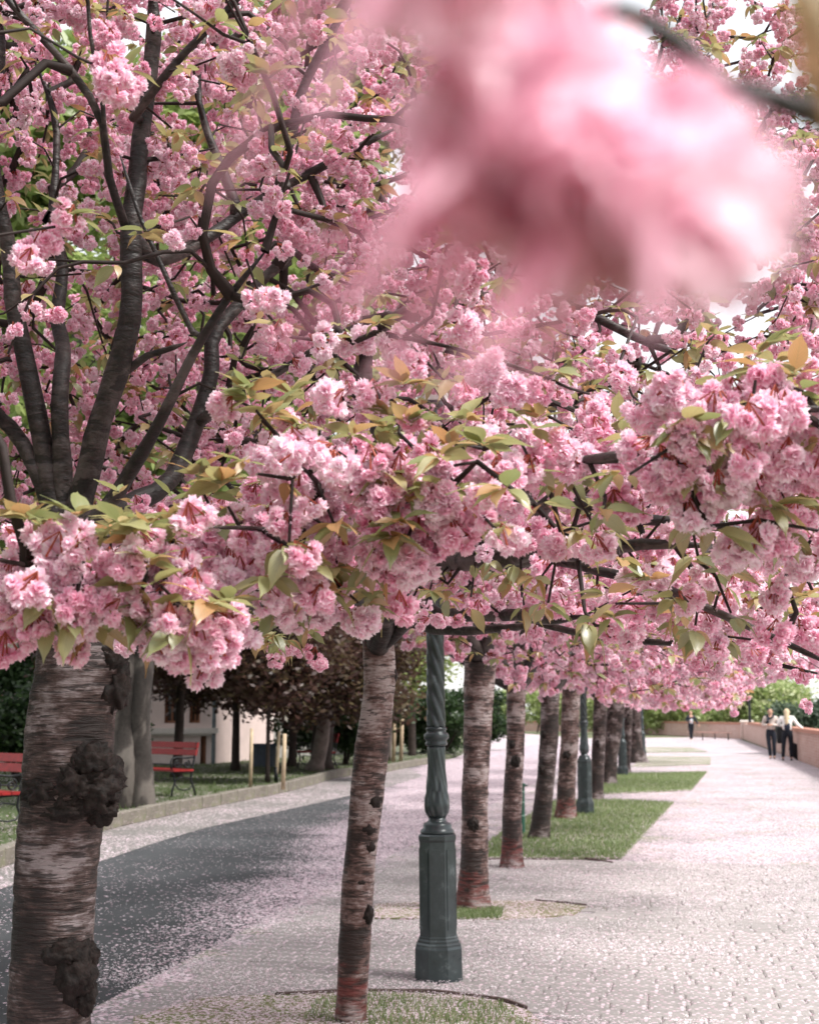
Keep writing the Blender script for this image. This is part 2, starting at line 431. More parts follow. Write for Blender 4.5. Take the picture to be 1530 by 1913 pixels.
while y < 15.5:
    x = BX + .1 + rnd.random() * .2
    while x < 3.6:
        k = rnd.randrange(6); lx = sett_meshes[k][1]; setts.append((x + lx / 2, y, k)); x += lx
    y += .150; row += 1
SA = np.array([(a, b, 0) for a, b, _ in setts]); u, v, d = proj(SA + np.array([0, 0, .02]))
vis = (u > -60) & (u < 1600) & (v < 1960)
for P in plots: vis &= ~inside(P, SA[:, 0], SA[:, 1])
idx = [i for i in np.argsort(d) if vis[i]]
big_v = []; big_f = []; ptop = []
for n_, i in enumerate(idx):
    x, y_, k = setts[i]; me, lx, ly, V, F = sett_meshes[k]
    zz = .004 + rnd.uniform(-.002, .001); rz = rnd.gauss(0, .010)
    if n_ < 290:
        link('paving_stone', me, path, (x, y_, zz), (rnd.gauss(0, .004), rnd.gauss(0, .004), rz))
    else:
        o = len(big_v); t1, t2 = rnd.gauss(0, .004), rnd.gauss(0, .004)
        for (a, b, c) in V: big_v.append((x + a - b * rz, y_ + b + a * rz, zz + c + a * t1 + b * t2))
        big_f += [[o + q for q in f] for f in F]
o = link('paving_stones', mesh_np('paving_stones', np.array(big_v), big_f, M_SETT), path); tag(o, None, None, None, 'stuff')

# ------------------------------------------------------------------ geometry node instancing for what is past counting
def gn_instancer(coll):
    ng = bpy.data.node_groups.new('instance_' + coll.name, 'GeometryNodeTree')
    ng.interface.new_socket('Geometry', in_out='INPUT', socket_type='NodeSocketGeometry')
    ng.interface.new_socket('Geometry', in_out='OUTPUT', socket_type='NodeSocketGeometry')
    gi = ng.nodes.new('NodeGroupInput'); go = ng.nodes.new('NodeGroupOutput')
    mp = ng.nodes.new('GeometryNodeMeshToPoints'); ip = ng.nodes.new('GeometryNodeInstanceOnPoints')
    ci = ng.nodes.new('GeometryNodeCollectionInfo'); ci.inputs[0].default_value = coll; ci.inputs[1].default_value = True; ci.inputs[2].default_value = True
    L = ng.links.new
    L(gi.outputs[0], mp.inputs['Mesh']); L(mp.outputs[0], ip.inputs['Points']); L(ci.outputs[0], ip.inputs['Instance'])
    ip.inputs['Pick Instance'].default_value = True
    for nm, dt, sock in (('idx', 'INT', 'Instance Index'), ('rot', 'FLOAT_VECTOR', 'Rotation'), ('scl', 'FLOAT', 'Scale')):
        na = ng.nodes.new('GeometryNodeInputNamedAttribute'); na.data_type = dt; na.inputs['Name'].default_value = nm
        out = [s_ for s_ in na.outputs if s_.name == 'Attribute' and s_.enabled][0] if any(s_.enabled for s_ in na.outputs) else na.outputs[0]
        L(out, ip.inputs[sock])
    L(ip.outputs[0], go.inputs[0]); return ng
def gn_points(name, P, Rt, Sc, Ix, ng, parent=None, kind='stuff', me=None):
    if me is None:
        me = bpy.data.meshes.new(name); me.vertices.add(len(P)); me.vertices.foreach_set('co', np.asarray(P, np.float32).ravel())
        a = me.attributes.new('rot', 'FLOAT_VECTOR', 'POINT'); a.data.foreach_set('vector', np.asarray(Rt, np.float32).ravel())
        a = me.attributes.new('scl', 'FLOAT', 'POINT'); a.data.foreach_set('value', np.asarray(Sc, np.float32))
        a = me.attributes.new('idx', 'INT', 'POINT'); a.data.foreach_set('value', np.asarray(Ix, np.int32))
    o = link(name, me, parent); md = o.modifiers.new('instances', 'NODES'); md.node_group = ng
    o['kind'] = kind; return o

# ------------------------------------------------------------------ blossoms and leaves
def flower(rs, Rf, npet, hi):
    V = []; F = []; T = []
    rows, cols = (3, 3)
    for i in range(npet):
        ph = i * 2.39996 + rs.uniform(-.25, .25)
        th = math.radians(10 + 98 * ((i + .5) / npet) ** .75) + rs.uniform(-.12, .12)
        d = Vector((math.sin(th) * math.cos(ph), math.sin(th) * math.sin(ph), math.cos(th)))
        wv = Vector((-math.sin(ph), math.cos(ph), 0)); wv.rotate(Matrix.Rotation(rs.uniform(-.7, .7), 3, d)); n = d.cross(wv).normalized()
        L = Rf * rs.uniform(.78, 1.08); W = L * rs.uniform(.66, .92); curl = rs.uniform(-.2, .35); cup = rs.uniform(.1, .45)
        t0 = rs.uniform(.25, .75); o = len(V)
        for r_ in range(rows):
            v = r_ / (rows - 1); ws = (.30, 1.0, .78)[r_]
            for c in range(cols):
                u = c - 1
                lv = v * (.90 if (r_ == 2 and u == 0) else 1.0)
                p = d * L * (.22 + .78 * lv) + wv * (u * W * .5 * ws) + n * L * (cup * u * u * (.4 + .3 * v) + curl * v * v)
                if r_ > 0: p += n * L * rs.uniform(-.10, .10)
                V.append(p); T.append(t0 + .30 * v + rs.uniform(-.06, .06) - (.12 if u == 0 else 0))
        if hi:
            for r_ in range(rows - 1):
                for c in range(cols - 1): F.append([o + r_ * 3 + c, o + r_ * 3 + c + 1, o + r_ * 3 + c + 4, o + r_ * 3 + c + 3])
        else:
            F.append([o, o + 2, o + 5, o + 3]); F.append([o + 3, o + 5, o + 8, o + 6])
    return V, F, T
def cluster_mesh(seed, nf, npet, hi, name='blossom_cluster', Rf=.0245):
    rs = random.Random(seed); V = []; F = []; T = []; MI = []
    c0 = Vector((0, 0, -.040))
    for k in range(nf):
        ph = k * 2.39996 + rs.uniform(-.3, .3); z = 1 - 2 * (k + .5) / nf
        z = z * .85 - .2; rr = math.sqrt(max(.05, 1 - z * z))
        d = Vector((rr * math.cos(ph), rr * math.sin(ph), z)).normalized()
        c = c0 + Vector((d.x, d.y, d.z * .75)) * .030 * rs.uniform(.85, 1.2)
        fv, ff, ft = flower(rs, Rf * rs.uniform(.85, 1.1), npet, hi); q = d.to_track_quat('Z', 'Y'); o = len(V)
        V += [c + q @ p for p in fv]; F += [[o + i for i in f] for f in ff]; T += ft; MI += [0] * len(ff)
        # stalk and calyx
        o = len(V); s0 = Vector((0, 0, 0)); s1 = c - d * .004; w_ = .0012; sd_ = (s1 - s0).orthogonal().normalized(); e = (s1 - s0).cross(sd_).normalized()
        for p in (s0, s1):
            rw = w_ * (1 if p is s0 else 2.6)
            V += [p + sd_ * rw, p - sd_ * rw * .5 + e * rw * .87, p - sd_ * rw * .5 - e * rw * .87]; T += [.5] * 3
        F += [[o, o + 1, o + 4, o + 3], [o + 1, o + 2, o + 5, o + 4], [o + 2, o, o + 3, o + 5]]; MI += [1] * 3
    me = mesh_np(name, np.array([tuple(v) for v in V]), F, M_PETAL, tint=np.clip(T, 0, 1)); me.materials.append(M_CALYX)
    me.polygons.foreach_set('material_index', MI); return me
def leaf_mesh(seed, L=1.0, W=.44, droop=.5, fold=.25, mat=None, stalk=.14, name='leaf', nr=8):
    rs = random.Random(seed); V = []; U = []; F = []; T = []
    tw = rs.uniform(-.3, .3); o0 = rs.random()
    for i in range(nr):
        v = i / (nr - 1)
        wd = W * .5 * (math.sin(math.pi * min(1, v ** .80)) ** .8) * (1 - .35 * v ** 3) if 0 < v < 1 else .012 * (1 - v)
        if i == nr - 2: wd *= .62
        x = stalk + v * L; z = -droop * (x ** 1.9) * .6
        for c in (-1, -.5, 0, .5, 1):
            rip = math.sin(v * 16 + c * 2 + seed) * .012 * abs(c)
            V.append((x - .03 * abs(c), c * wd, z + fold * abs(c) * wd + rip + c * wd * tw * v)); U.append((v, c, 0)); T.append(0)
    for i in range(nr - 1):
        for c in range(4): F.append([i * 5 + c, i * 5 + c + 1, i * 5 + c + 6, i * 5 + c + 5])
    o = len(V); V += [(0, -.008, 0), (0, .008, 0), (stalk + .02, .008, -.01), (stalk + .02, -.008, -.01)]; U += [(0, 0, 0)] * 4; T += [0] * 4
    F.append([o, o + 1, o + 2, o + 3])
    return mesh_np(name, np.array(V), F, mat or M_LEAF, smooth=True, tint=T, uv=U)

def proto_coll(name, meshes):
    c = bpy.data.collections.new(name)
    for i, me in enumerate(meshes):
        o = bpy.data.objects.new('%s_%02d' % (name, i), me); c.objects.link(o)
    return c
CL_HI = [cluster_mesh(100 + i, 5 + i % 4, 32, True) for i in range(7)]
CL_LO = [cluster_mesh(200 + i, 4 + i % 4, 20, False) for i in range(6)]
LEAVES = [leaf_mesh(i, droop=.25 + .25 * (i % 4), fold=.12 + .12 * (i % 3), W=.46 + .04 * (i % 3)) for i in range(7)]
GN_HI = gn_instancer(proto_coll('blossom_cluster_source', CL_HI))
GN_LO = gn_instancer(proto_coll('blossom_cluster_far_source', CL_LO))
GN_LF = gn_instancer(proto_coll('leaf_source', LEAVES))

# ------------------------------------------------------------------ growing a cherry tree
class Tree:
    def __init__(s, name, base, label, group='cherry trees in blossom along the path'):
        s.base = Vector(base); s.root = empty(name, base); tag(s.root, label, 'cherry tree', group)
        s.P = []; s.par = []; s.main = []; s.lr = []     # nodes, parents, is-limb, limb radius
        s.att = []
    def trunk(s, pts, rad, mat, seed=0, flare=1.35, nseg=40, burls=()):
        """pts world; a ringed, slightly lumpy trunk"""
        P = catmull(pts, .02); n = len(P); L = [0]
        for a, b in zip(P, P[1:]): L.append(L[-1] + (b - a).length)
        V = []; F = []
        rr = np.interp(L, np.linspace(0, L[-1], len(rad)), rad)
        off = Vector((seed * 7.3, seed * 3.1, 0))
        for i, p in enumerate(P):
            t = (P[min(i + 1, n - 1)] - P[max(i - 1, 0)]).normalized(); X = t.cross(Vector((0, 1, 0))).normalized(); Y = X.cross(t).normalized()
            r = rr[i]
            for k in range(nseg):
                a = 2 * math.pi * k / nseg; dr = X * math.cos(a) + Y * math.sin(a)
                q = p + dr * r
                m = 1 + .07 * noise.noise((q + off) * 4) + .035 * noise.noise(Vector((q.x * 6, q.y * 6, q.z * 34)) + off) + .02 * noise.noise(Vector((q.x * 18, q.y * 18, q.z * 80)) + off)
                fl = math.exp(-max(0, L[i]) / .16); m *= 1 + (flare - 1) * fl * (1 + .5 * math.sin(a * 5 + seed))
                if fl > .02 and m < 1: m = 1
                for (c_, rb, _s, _d) in burls:
                    g2 = (q - Vector(c_)).length_squared / (rb * 1.35) ** 2
                    if g2 < 4: m += .16 * rb / r * math.exp(-g2 * 1.3) * (1 + .5 * noise.noise(q * 22))
                V.append(p + dr * r * m - s.base)
        for i in range(n - 1):
            for k in range(nseg): F.append((i * nseg + k, i * nseg + (k + 1) % nseg, (i + 1) * nseg + (k + 1) % nseg, (i + 1) * nseg + k))
        F.append(tuple((n - 1) * nseg + k for k in range(nseg)))
        me = mesh_np('trunk', np.array([tuple(v) for v in V]), [list(f) for f in F], mat, smooth=True)
        s.tr = link('trunk', me, s.root)
        for (c, r, sc, sd) in burls: s.burl(c, r, sc, sd)
        s.top = P[-1]; s.P.append(P[-1]); s.par.append(-1); s.main.append(True); s.lr.append(rr[-1])
    def burl(s, c, r, sc, seed, name='burl'):
        bm = bmesh.new(); bmesh.ops.create_icosphere(bm, subdivisions=5 if r > .08 else 4 if r > .04 else 3, radius=1)
        for v in bm.verts:
            p = v.co.copy(); m = 1 + .28 * noise.noise(p * 1.6 + Vector((seed, 0, 0))) + .24 * noise.noise(p * 4 + Vector((0, seed, 0))) + .20 * noise.noise(p * 9)+ .09 * noise.noise(p * 19) + .06 * noise.noise(p * 38)
            v.co = Vector((p.x * sc[0], p.y * sc[1], p.z * sc[2])) * r * m * 1.08
        me = bpy.data.meshes.new(name); bm.to_mesh(me); bm.free(); me.materials.append(M_BURL)
        me.polygons.foreach_set('use_smooth', [True] * len(me.polygons))
        link(name, me, s.tr, Vector(c) - s.base)
    def limb(s, pts, r0, r1, step=.08):
        """pts world, the first joins the nearest node already there"""
        P = catmull(pts, step)
        best = min(range(len(s.P)), key=lambda i: (s.P[i] - P[0]).length)
        prev = best; MBm = MB(); q = [s.P[best] - s.base] if (s.P[best] - P[0]).length < .25 else []
        rad = ([r0] if q else [])
        for i, p in enumerate(P):
            t = i / max(1, len(P) - 1); r = (r0 + (r1 - r0) * t ** .85) * min(1, (1.02 - t) / .12 + .12)
            if (p - s.P[prev]).length < 1e-4: continue
            pj = p + Vector((noise.noise(p * 3), noise.noise(p * 3 + Vector((9, 0, 0))), noise.noise(p * 3 + Vector((0, 9, 0))))) * min(.035, r * 1.2) * min(1, i / 3)
            s.P.append(pj); s.par.append(prev); s.main.append(True); s.lr.append(r); prev = len(s.P) - 1
            q.append(pj - s.base); rad.append(r * (1 + .16 * noise.noise(pj * 9)))
        MBm.tube(q, rad, 12 if r0 > .02 else 8); MBm.build('limb', M_LIMB, s.root, smooth=True)
    def grow(s, seg=.10, tips=.0022, seed=0, maxlen=2.5):
        rs = random.Random(seed); att = s.att
        if not att: return
        P, par = s.P, s.par
        def build():
            kd = kdtree.KDTree(len(P))
            for i, p in enumerate(P): kd.insert(p, i)
            kd.balance(); return kd
        kd = build(); order = sorted(range(len(att)), key=lambda i: kd.find(att[i])[2])
        s.tips = []; cnt0 = 0
        for n_, ai in enumerate(order):
            if n_ % 40 == 39: kd = build()
            a = att[ai]; cand = kd.find_n(a, 6); best = None
            for (co, i, dd) in cand:
                gp = P[par[i]] if par[i] >= 0 else co; dirp = (co - gp); dirp = dirp.normalized() if dirp.length > 0 else Vector((0, 0, 1))
                v = (a - co); c = dd * (1.35 - .35 * dirp.dot(v.normalized() if v.length > 0 else dirp))
                if best is None or c < best[0]: best = (c, i, dirp)
            _, i, dirp = best; p0 = P[i].copy(); L = (a - p0).length
            if L > maxlen: continue
            n = max(1, int(L / seg)); c1 = p0 + dirp * L * .42 + Vector((0, 0, L * .06)); prev = i
            for k in range(1, n + 1):
                t = k / n; q = p0 * (1 - t) ** 2 + c1 * 2 * t * (1 - t) + a * t * t
                if k < n: q += Vector((rs.gauss(0, 1), rs.gauss(0, 1), rs.gauss(0, 1))) * min(.012, L * .04)
                P.append(q); par.append(prev); s.main.append(False); s.lr.append(0); prev = len(P) - 1
            s.tips.append(prev)
        cnt = [0] * len(P)
        for t in s.tips:
            j = t
            while j >= 0: cnt[j] += 1; j = par[j]
        s.cnt = cnt
        # twigs mesh
        child = {}
        for i in range(len(P)):
            if par[i] >= 0 and not s.main[i]: child.setdefault(par[i], []).append(i)
        starts = [(par[i], i) for i in range(len(P)) if not s.main[i] and (par[i] < 0 or s.main[par[i]])]
        mb_v = []; mb_f = []; NS = 5
        while starts:
            a, b = starts.pop(); chain = [a, b] if a >= 0 else [b]; cur = b
            while True:
                ch = child.get(cur, [])
                if not ch: break
                ch = sorted(ch, key=lambda i: -cnt[i])
                for o_ in ch[1:]: starts.append((cur, o_))
                cur = ch[0]; chain.append(cur)
            if len(chain) < 2: continue
            rads = [tips * max(1, cnt[j]) ** .46 for j in chain]
            if not s.main[chain[0]]: rads[0] = min(rads[0], rads[1] * 1.3)
            else: rads[0] = rads[1] * 1.4
            o = len(mb_v); up = None
            for i, j in enumerate(chain):
                pa = P[chain[max(i - 1, 0)]]; pb = P[chain[min(i + 1, len(chain) - 1)]]; t = (pb - pa)
                t = t.normalized() if t.length > 0 else Vector((0, 0, 1))
                if up is None: up = t.orthogonal()
                x = t.cross(up); x = x.normalized() if x.length > 1e-6 else t.orthogonal().normalized(); y = x.cross(t); up = y
                for k in range(NS):
                    an = 2 * math.pi * k / NS; q = P[j] + (x * math.cos(an) + y * math.sin(an)) * rads[i] - s.base; mb_v.append((q.x, q.y, q.z))
            for i in range(len(chain) - 1):
                for k in range(NS): mb_f.append((o + i * NS + k, o + i * NS + (k + 1) % NS, o + (i + 1) * NS + (k + 1) % NS, o + (i + 1) * NS + k))
        s.twigmesh = mesh_np('twigs', np.array(mb_v), np.array(mb_f), M_TWIG, smooth=True)
        o = link('twigs', s.twigmesh, s.root); o['kind'] = 'stuff'
    def dress(s, nclust=(2, 4), leafn=5, leaf_l=.075, seed=0, extra_nodes=.25, csize=1.0, leafp=.8, open_=0):
        """clusters and leaves at tips and along the outer twigs"""
        rs = random.Random(seed); C = []; Lf = []
        def cl(p, sc=1):
            C.append((p.x, p.y, p.z, rs.gauss(0, .45), rs.gauss(0, .45), rs.uniform(0, 6.283), sc * csize * rs.uniform(.8, 1.2), rs.randrange(60)))
        def tuft(p, dirv, n):
            a0 = rs.uniform(0, 6.28)
            for k in range(n):
                a = a0 + k * 2.4 + rs.uniform(-.4, .4)
                d = Vector((math.cos(a), math.sin(a), rs.uniform(-.55, .5))) + dirv * .6; d.normalize()
                yaw = math.atan2(d.y, d.x); pit = -math.asin(d.z)
                Lf.append((p.x, p.y, p.z, rs.uniform(-.6, .6), pit, yaw, leaf_l * rs.uniform(.45, 1.18), rs.randrange(70)))
        for t in s.tips:
            p = s.P[t]; q = s.P[s.par[t]]; dv = (p - q).normalized() if (p - q).length > 0 else Vector((0, 0, 1))
            n = rs.randint(*nclust); far_ = open_ > 0 and depth(p) > 3.7; n += far_
            for k in range(n):
                off = Vector((rs.gauss(0, .042), rs.gauss(0, .042), rs.gauss(0, .028)))
                cl(p - dv * rs.uniform(-.03, .17) + off * (1.25 if far_ else 1), .80 if far_ else 1.06)
            if rs.random() < leafp: tuft(p + dv * .03 + Vector((0, 0, .02 * (n - far_ < 9 and not far_))), dv + Vector((0, 0, .35 * (not far_))), rs.randint(max(2, leafn - 2), leafn + 2) + 2 * (not far_ and open_ > 0))
        for i in range(len(s.P)):
            if not s.main[i] and s.cnt[i] <= 3 and rs.random() < extra_nodes: cl(s.P[i] + Vector((0, 0, -.01)), .95)
            if not s.main[i] and s.cnt[i] <= 3 and rs.random() < extra_nodes * .95: tuft(s.P[i], Vector((0, 0, .5)), 3)
        s.C = np.array(C); s.Lf = np.array(Lf)
        if open_ > 0:      # blossoms sit along the twigs and leave the big limbs showing
            M_ = np.array([tuple(s.P[i]) for i in range(len(s.P)) if s.main[i] and s.lr[i] > .009]); mu, mv, md = proj(M_)
            kd = kdtree.KDTree(len(M_))
            for i in range(len(M_)): kd.insert((mu[i], mv[i], 0), i)
            kd.balance()
            for nm, pr in (('C', open_), ('Lf', open_ * .6)):
                D = getattr(s, nm); u, v, d = proj(D[:, :3]); ok = np.ones(len(D), bool)
                for i in range(len(D)):
                    if d[i] < 2 or not (-50 < u[i] < 1600 and -50 < v[i] < 1400): continue
                    for (_, j, dist_) in kd.find_range((u[i], v[i] - .03 * FPX / d[i] * (nm == 'C'), 0), .075 * FPX / d[i]):
                        if d[i] < md[j] + .05 and d[i] > md[j] - 2.0 and rs.random() < pr: ok[i] = False; break
                        break
                setattr(s, nm, D[ok])
    def place(s, D, meshes, ng, nparts, name, stuffname):
        if len(D) == 0: return
        u, v, d = proj(D[:, :3])
        infr = (u > -40) & (u < 1570) & (v > -60) & (v < 1960) & (d > .1)
        key = np.where(infr, d, d + 1000); order = np.argsort(key)
        b = np.array(s.base); first = order[:nparts]
        for i in first:
            if not infr[i]: continue
            r = D[i]; sc = float(r[6]); link(name, meshes[int(r[7]) % len(meshes)], s.root, tuple(r[:3] - b), tuple(r[3:6]), (sc, sc, sc))
        rest = np.concatenate([order[nparts:], np.array([i for i in first if not infr[i]], dtype=int)])
        if len(rest):
            Q = D[rest]; gn_points(stuffname, Q[:, :3] - b, Q[:, 3:6], Q[:, 6], Q[:, 7].astype(int) % len(meshes), ng, s.root)

def dome(centre, R, zlo, H, n, rs, shell=.5, lo_fill=.0, sq=1.0):
    out = []
    while len(out) < n:
        x, y = rs.uniform(-1, 1), rs.uniform(-1, 1); r2 = x * x + y * y
        if r2 > 1: continue
        top = H * math.sqrt(1 - r2); z = rs.uniform(0, 1) * H
        if z > top: continue
        e = max(math.sqrt(r2), z / max(.01, H))   # closeness to the shell
        if rs.random() > shell + (1 - shell) * e: continue
        low = lo_fill * (1 - math.sqrt(r2)) * .9
        if z < low: continue
        out.append(Vector((centre[0] + x * R, centre[1] + y * R * sq, zlo + z - .12 * r2)))
    return out
def pixbox(n, x0, x1, y0, y1, d0, d1, rs, f=None):
    out = []
    while len(out) < n:
        x, y, d = rs.uniform(x0, x1), rs.uniform(y0, y1), rs.uniform(d0, d1)
        if f and not f(x, y): continue
        out.append(at(x, y, d))
    return out

def A(d, *pts):
    """polyline through pixels at depth d, or (px,py,depth) triples"""
    return [at(p[0], p[1], p[2] if len(p) > 2 else d) for p in pts]

def low_ok(p, m=30):
    u, v, d = proj(np.array([tuple(p)]))
    env = np.interp(u[0], [-200, 0, 380, 420, 660, 720, 860, 950, 1100, 1200, 1380, 1420, 1530, 1800], [1240, 1240, 1240, 1170, 1190, 1180, 1230, 1285, 1300, 1325, 1325, 1265, 1260, 1260])
    return v[0] < env - m * 4.5 / max(3, d[0])
# ---- the big near cherry on the left
rs = random.Random(3)
b1 = G(85, 2179); D1 = depth(b1)
T1 = Tree('cherry_tree', b1, 'thick dark cherry trunk with burls at the left edge, branching low into pink blossom')
trunk1 = A(D1, (85, 2179), (92, 1913), (106, 1620), (122, 1480), (137, 1330), (150, 1230), (138, 1110), (128, 1030), (124, 985))
def tp(px, py, dd=0): return at(px, py, D1 + dd)
T1.trunk(trunk1, [.145, .134, .142, .140, .141,   .150, .150, .135, .085], M_BARK, 1, 1.3, 56, burls=[
    (tp(148, 1465, -.075), .112, (1.15, .85, .95), 1), (tp(194, 1460, -.05), .075, (.8, 1, 1.3), 2), (tp(92, 1478, -.10), .075, (1.1, .8, .8), 8), (tp(172, 1420, -.11), .065, (1, .8, 1), 9), (tp(120, 1512, -.13), .06, (1.3, .7, .7), 10), (tp(188, 1512, -.10), .055, (1, .8, .8), 21), (tp(120, 1430, -.12), .05, (1.2, .8, .8), 22),
    (tp(212, 1275, -.01), .070, (.75, 1, 1.3), 3), (tp(190, 1228, -.05), .06, (1.2, .9, .8), 4),
    (tp(135, 1812, -.105), .072, (1.0, .75, 1.2), 5), (tp(110, 1778, -.12), .06, (1.1, .7, .8), 6), (tp(158, 1850, -.08), .055, (.7, .8, 1.3), 7), (tp(160, 1790, -.07), .05, (.8, .8, 1), 23)])
L = T1.limb
L(A(D1, (126, 1030), (108, 960), (62, 860), (20, 795), (-40, 745, D1 - .2)), .036, .022)
L(A(D1, (126, 1025), (102, 930), (75, 780), (45, 680), (20, 560), (8, 430), (-8, 330), (-10, 120), (-10, -60)), .042, .018)
L(A(D1, (128, 1020), (120, 900), (122, 720), (105, 610, D1 + .2), (120, 500, D1 + .3), (95, 420, D1 + .4), (110, 250, D1 + .5), (60, 100, D1 + .5)), .040, .010)
L(A(D1, (134, 1030), (150, 950), (178, 850, D1 - .1), (205, 740, D1 - .15), (236, 600, D1 - .2), (252, 450, D1 - .2), (258, 300, D1 - .15), (280, 120, D1 - .1), (288, -50, D1 - .1)), .050, .024)
L(A(D1, (136, 1040), (165, 985, D1 - .08), (215, 925, D1 - .2), (270, 840, D1 - .35), (325, 740, D1 - .45), (380, 630, D1 - .5), (430, 550, D1 - .55), (495, 470, D1 - .6)), .034, .009)
L(A(D1, (136, 1040), (180, 990, D1 + .1), (260, 945, D1 + .2), (320, 900, D1 + .35), (372, 790, D1 + .45), (400, 690, D1 + .5), (415, 600, D1 + .6), (560, 460, D1 + .9)), .045, .02)
L(A(D1, (372, 790, D1 + .45), (430, 740, D1 + .3), (500, 700, D1 + .2), (590, 650, D1 + .1), (680, 600, D1)), .024, .008)
L(A(D1, (252, 450, D1 - .2), (300, 490, D1 - .1), (370, 455, D1), (440, 410, D1 + .1), (500, 365, D1 + .1), (575, 325, D1 + .1), (660, 285, D1), (740, 240, D1)), .028, .012)
L(A(D1, (250, 220, D1 - .2), (290, 165, D1 - .3), (350, 95, D1 - .35), (440, 0, D1 - .4), (490, -60, D1 - .4)), .016, .009)
L(A(D1, (240, 440, D1 - .2), (208, 330, D1 - .4), (190, 230, D1 - .5), (130, 130, D1 - .6), (40, 30, D1 - .7), (-20, -40, D1 - .7)), .015, .010)
L(A(D1, (440, 380, D1 + .1), (415, 320, D1 + .15), (395, 260, D1 + .2), (370, 150, D1 + .3), (390, 0, D1 + .4)), .019, .010)
L(A(D1, (520, 350, D1 + .1), (545, 240, D1 + .1), (560, 180, D1 + .1), (600, 100, D1 + .1), (640, 30, D1), (680, -50, D1)), .021, .013)
L(A(D1, (240, 690, D1 - .15), (275, 665, D1 - .2), (325, 650, D1 - .25), (350, 640, D1 - .3)), .016, .006)
L(A(D1, (205, 330, D1 - .4), (190, 200, D1 - .55), (170, 60, D1 - .6), (165, -30, D1 - .6)), .009, .006)
L(A(D1, (360, 620, D1 - .45), (330, 560, D1 - .5), (295, 480, D1 - .5), (260, 400, D1 - .5), (225, 290, D1 - .5)), .010, .006)
L(A(D1, (480, 260, D1 - 1.), (490, 330, D1 - 1.), (505, 400, D1 - 1.), (520, 450, D1 - 1.))[::-1], .006, .003) if False else None
# a bough towards the camera, hanging in front of the trunk
L(A(D1, (135, 1010), (190, 1060, 4.3), (215, 1075, 3.7), (190, 1085, 3.1), (150, 1080, 2.75)), .020, .008)
L(A(3, (200, 1080, 3.3), (260, 1095, 3.0), (320, 1110, 2.85)), .008, .004)
L(A(3, (190, 1085, 3.1), (90, 1060, 2.9), (-30, 1040, 2.7)), .008, .004)
c1 = tp(150, 900)
cut = lambda x, y: True
T1.att = dome((c1.x, c1.y + .1), 2.25, 2.38, 2.9, 980, rs, .35, .2)
# keep the fork open: thin out what hangs in front of it
def keep(p, rs=rs):
    u, v, d = proj(np.array([tuple(p)]))
    if -50 < u[0] < 360 and 520 < v[0] < 1000 and d[0] < D1 + .1: return rs.random() < .22
    if d[0] < 2.4: return False
    if v[0] < -120 and rs.random() < .8: return False  # unseen crown above the frame thinned to let skylight in
    if v[0] < 1000 and d[0] < D1 - .15 and rs.random() < .3: return False
    return low_ok(p)
T1.att = [p for p in T1.att if keep(p)]
T1.att += pixbox(30, -40, 330, 1000, 1120, 2.7, 3.1, rs) + pixbox(18, 60, 400, 1110, 1175, 2.7, 3.0, rs)
T1.att += pixbox(150, -60, 760, -80, 420, 4.3, 6.6, rs)
T1.att += pixbox(30, 200, 480, 930, 1060, 3.6, 4.6, rs)
T1.grow(tips=.0034, seed=1); T1.dress((2, 4), 6, .071, 1, .24, leafp=1, csize=.80, open_=.75)
T1.place(T1.C, CL_HI, GN_HI, 300, 'blossom_cluster', 'blossoms'); T1.place(T1.Lf, LEAVES, GN_LF, 300, 'leaf', 'leaves')

# ---- second cherry, slender leaning trunk in the middle
rs = random.Random(5)
b2 = G(655, 1912); D2 = depth(b2)
T2 = Tree('cherry_tree', b2, 'slender leaning cherry with knobbly ringed trunk, red stained foot, left of the near lamp post')
t2 = lambda px, py, dd=0: at(px, py, D2 + dd)
T2.trunk(A(D2, (655, 1912), (662, 1780), (670, 1640), (684, 1500), (698, 1380), (709, 1280), (708, 1220), (706, 1195)), [.078, .078, .080, .082, .083, .088, .080, .078], M_BARK2, 2, 1.05, 40, burls=[
    (t2(699, 1497, -.05), .036, (1, 1, 1.05), 11), (t2(687, 1549, -.06), .030, (1.1, 1, .9), 12), (t2(690, 1580, -.05), .029, (.9, 1, 1.1), 13),
    (t2(687, 1708, -.05), .034, (.9, 1, 1.35), 14), (t2(674, 1648, -.07), .018, (1.2, 1, .8), 15), (t2(735, 1262, .0), .030, (.7, 1, 1.2), 16)])
L = T2.limb
L(A(D2, (706, 1215), (712, 1160, 6.9), (780, 1135, 6.3), (860, 1158, 5.7), (940, 1148, 5.3), (1010, 1158, 4.9), (1090, 1150, 4.6)), .048, .017)
L(A(D2, (706, 1215), (760, 1170, 6.8), (850, 1178, 6.2), (930, 1172, 5.9), (1010, 1165, 5.6)), .034, .014)
L(A(D2, (700, 1215), (690, 1160, 6.9), (640, 1130, 6.5), (560, 1140, 6.0), (450, 1125, 5.5), (340, 1108, 5.0)), .036, .012)
L(A(D2, (706, 1215), (735, 1120, 6.6), (800, 1060, 5.8), (860, 1048, 5.1), (930, 1050, 4.6), (1030, 1045, 4.2)), .055, .030)
L(A(4, (1030, 1045, 4.2), (1120, 1062, 4.0), (1250, 1105, 3.75), (1370, 1160, 3.6), (1460, 1200, 3.5), (1560, 1245, 3.4)), .017, .008)
L(A(4, (950, 1050, 4.6), (1000, 985, 4.4), (1050, 930, 4.3), (1130, 950, 4.2), (1200, 965, 4.1), (1290, 975, 4.0), (1400, 990, 3.9)), .030, .014)
L(A(4, (1010, 1165, 5.6), (1150, 1195, 5.2), (1280, 1200, 4.9), (1360, 1215, 4.7), (1450, 1240, 4.5), (1540, 1260, 4.4)), .015, .008)
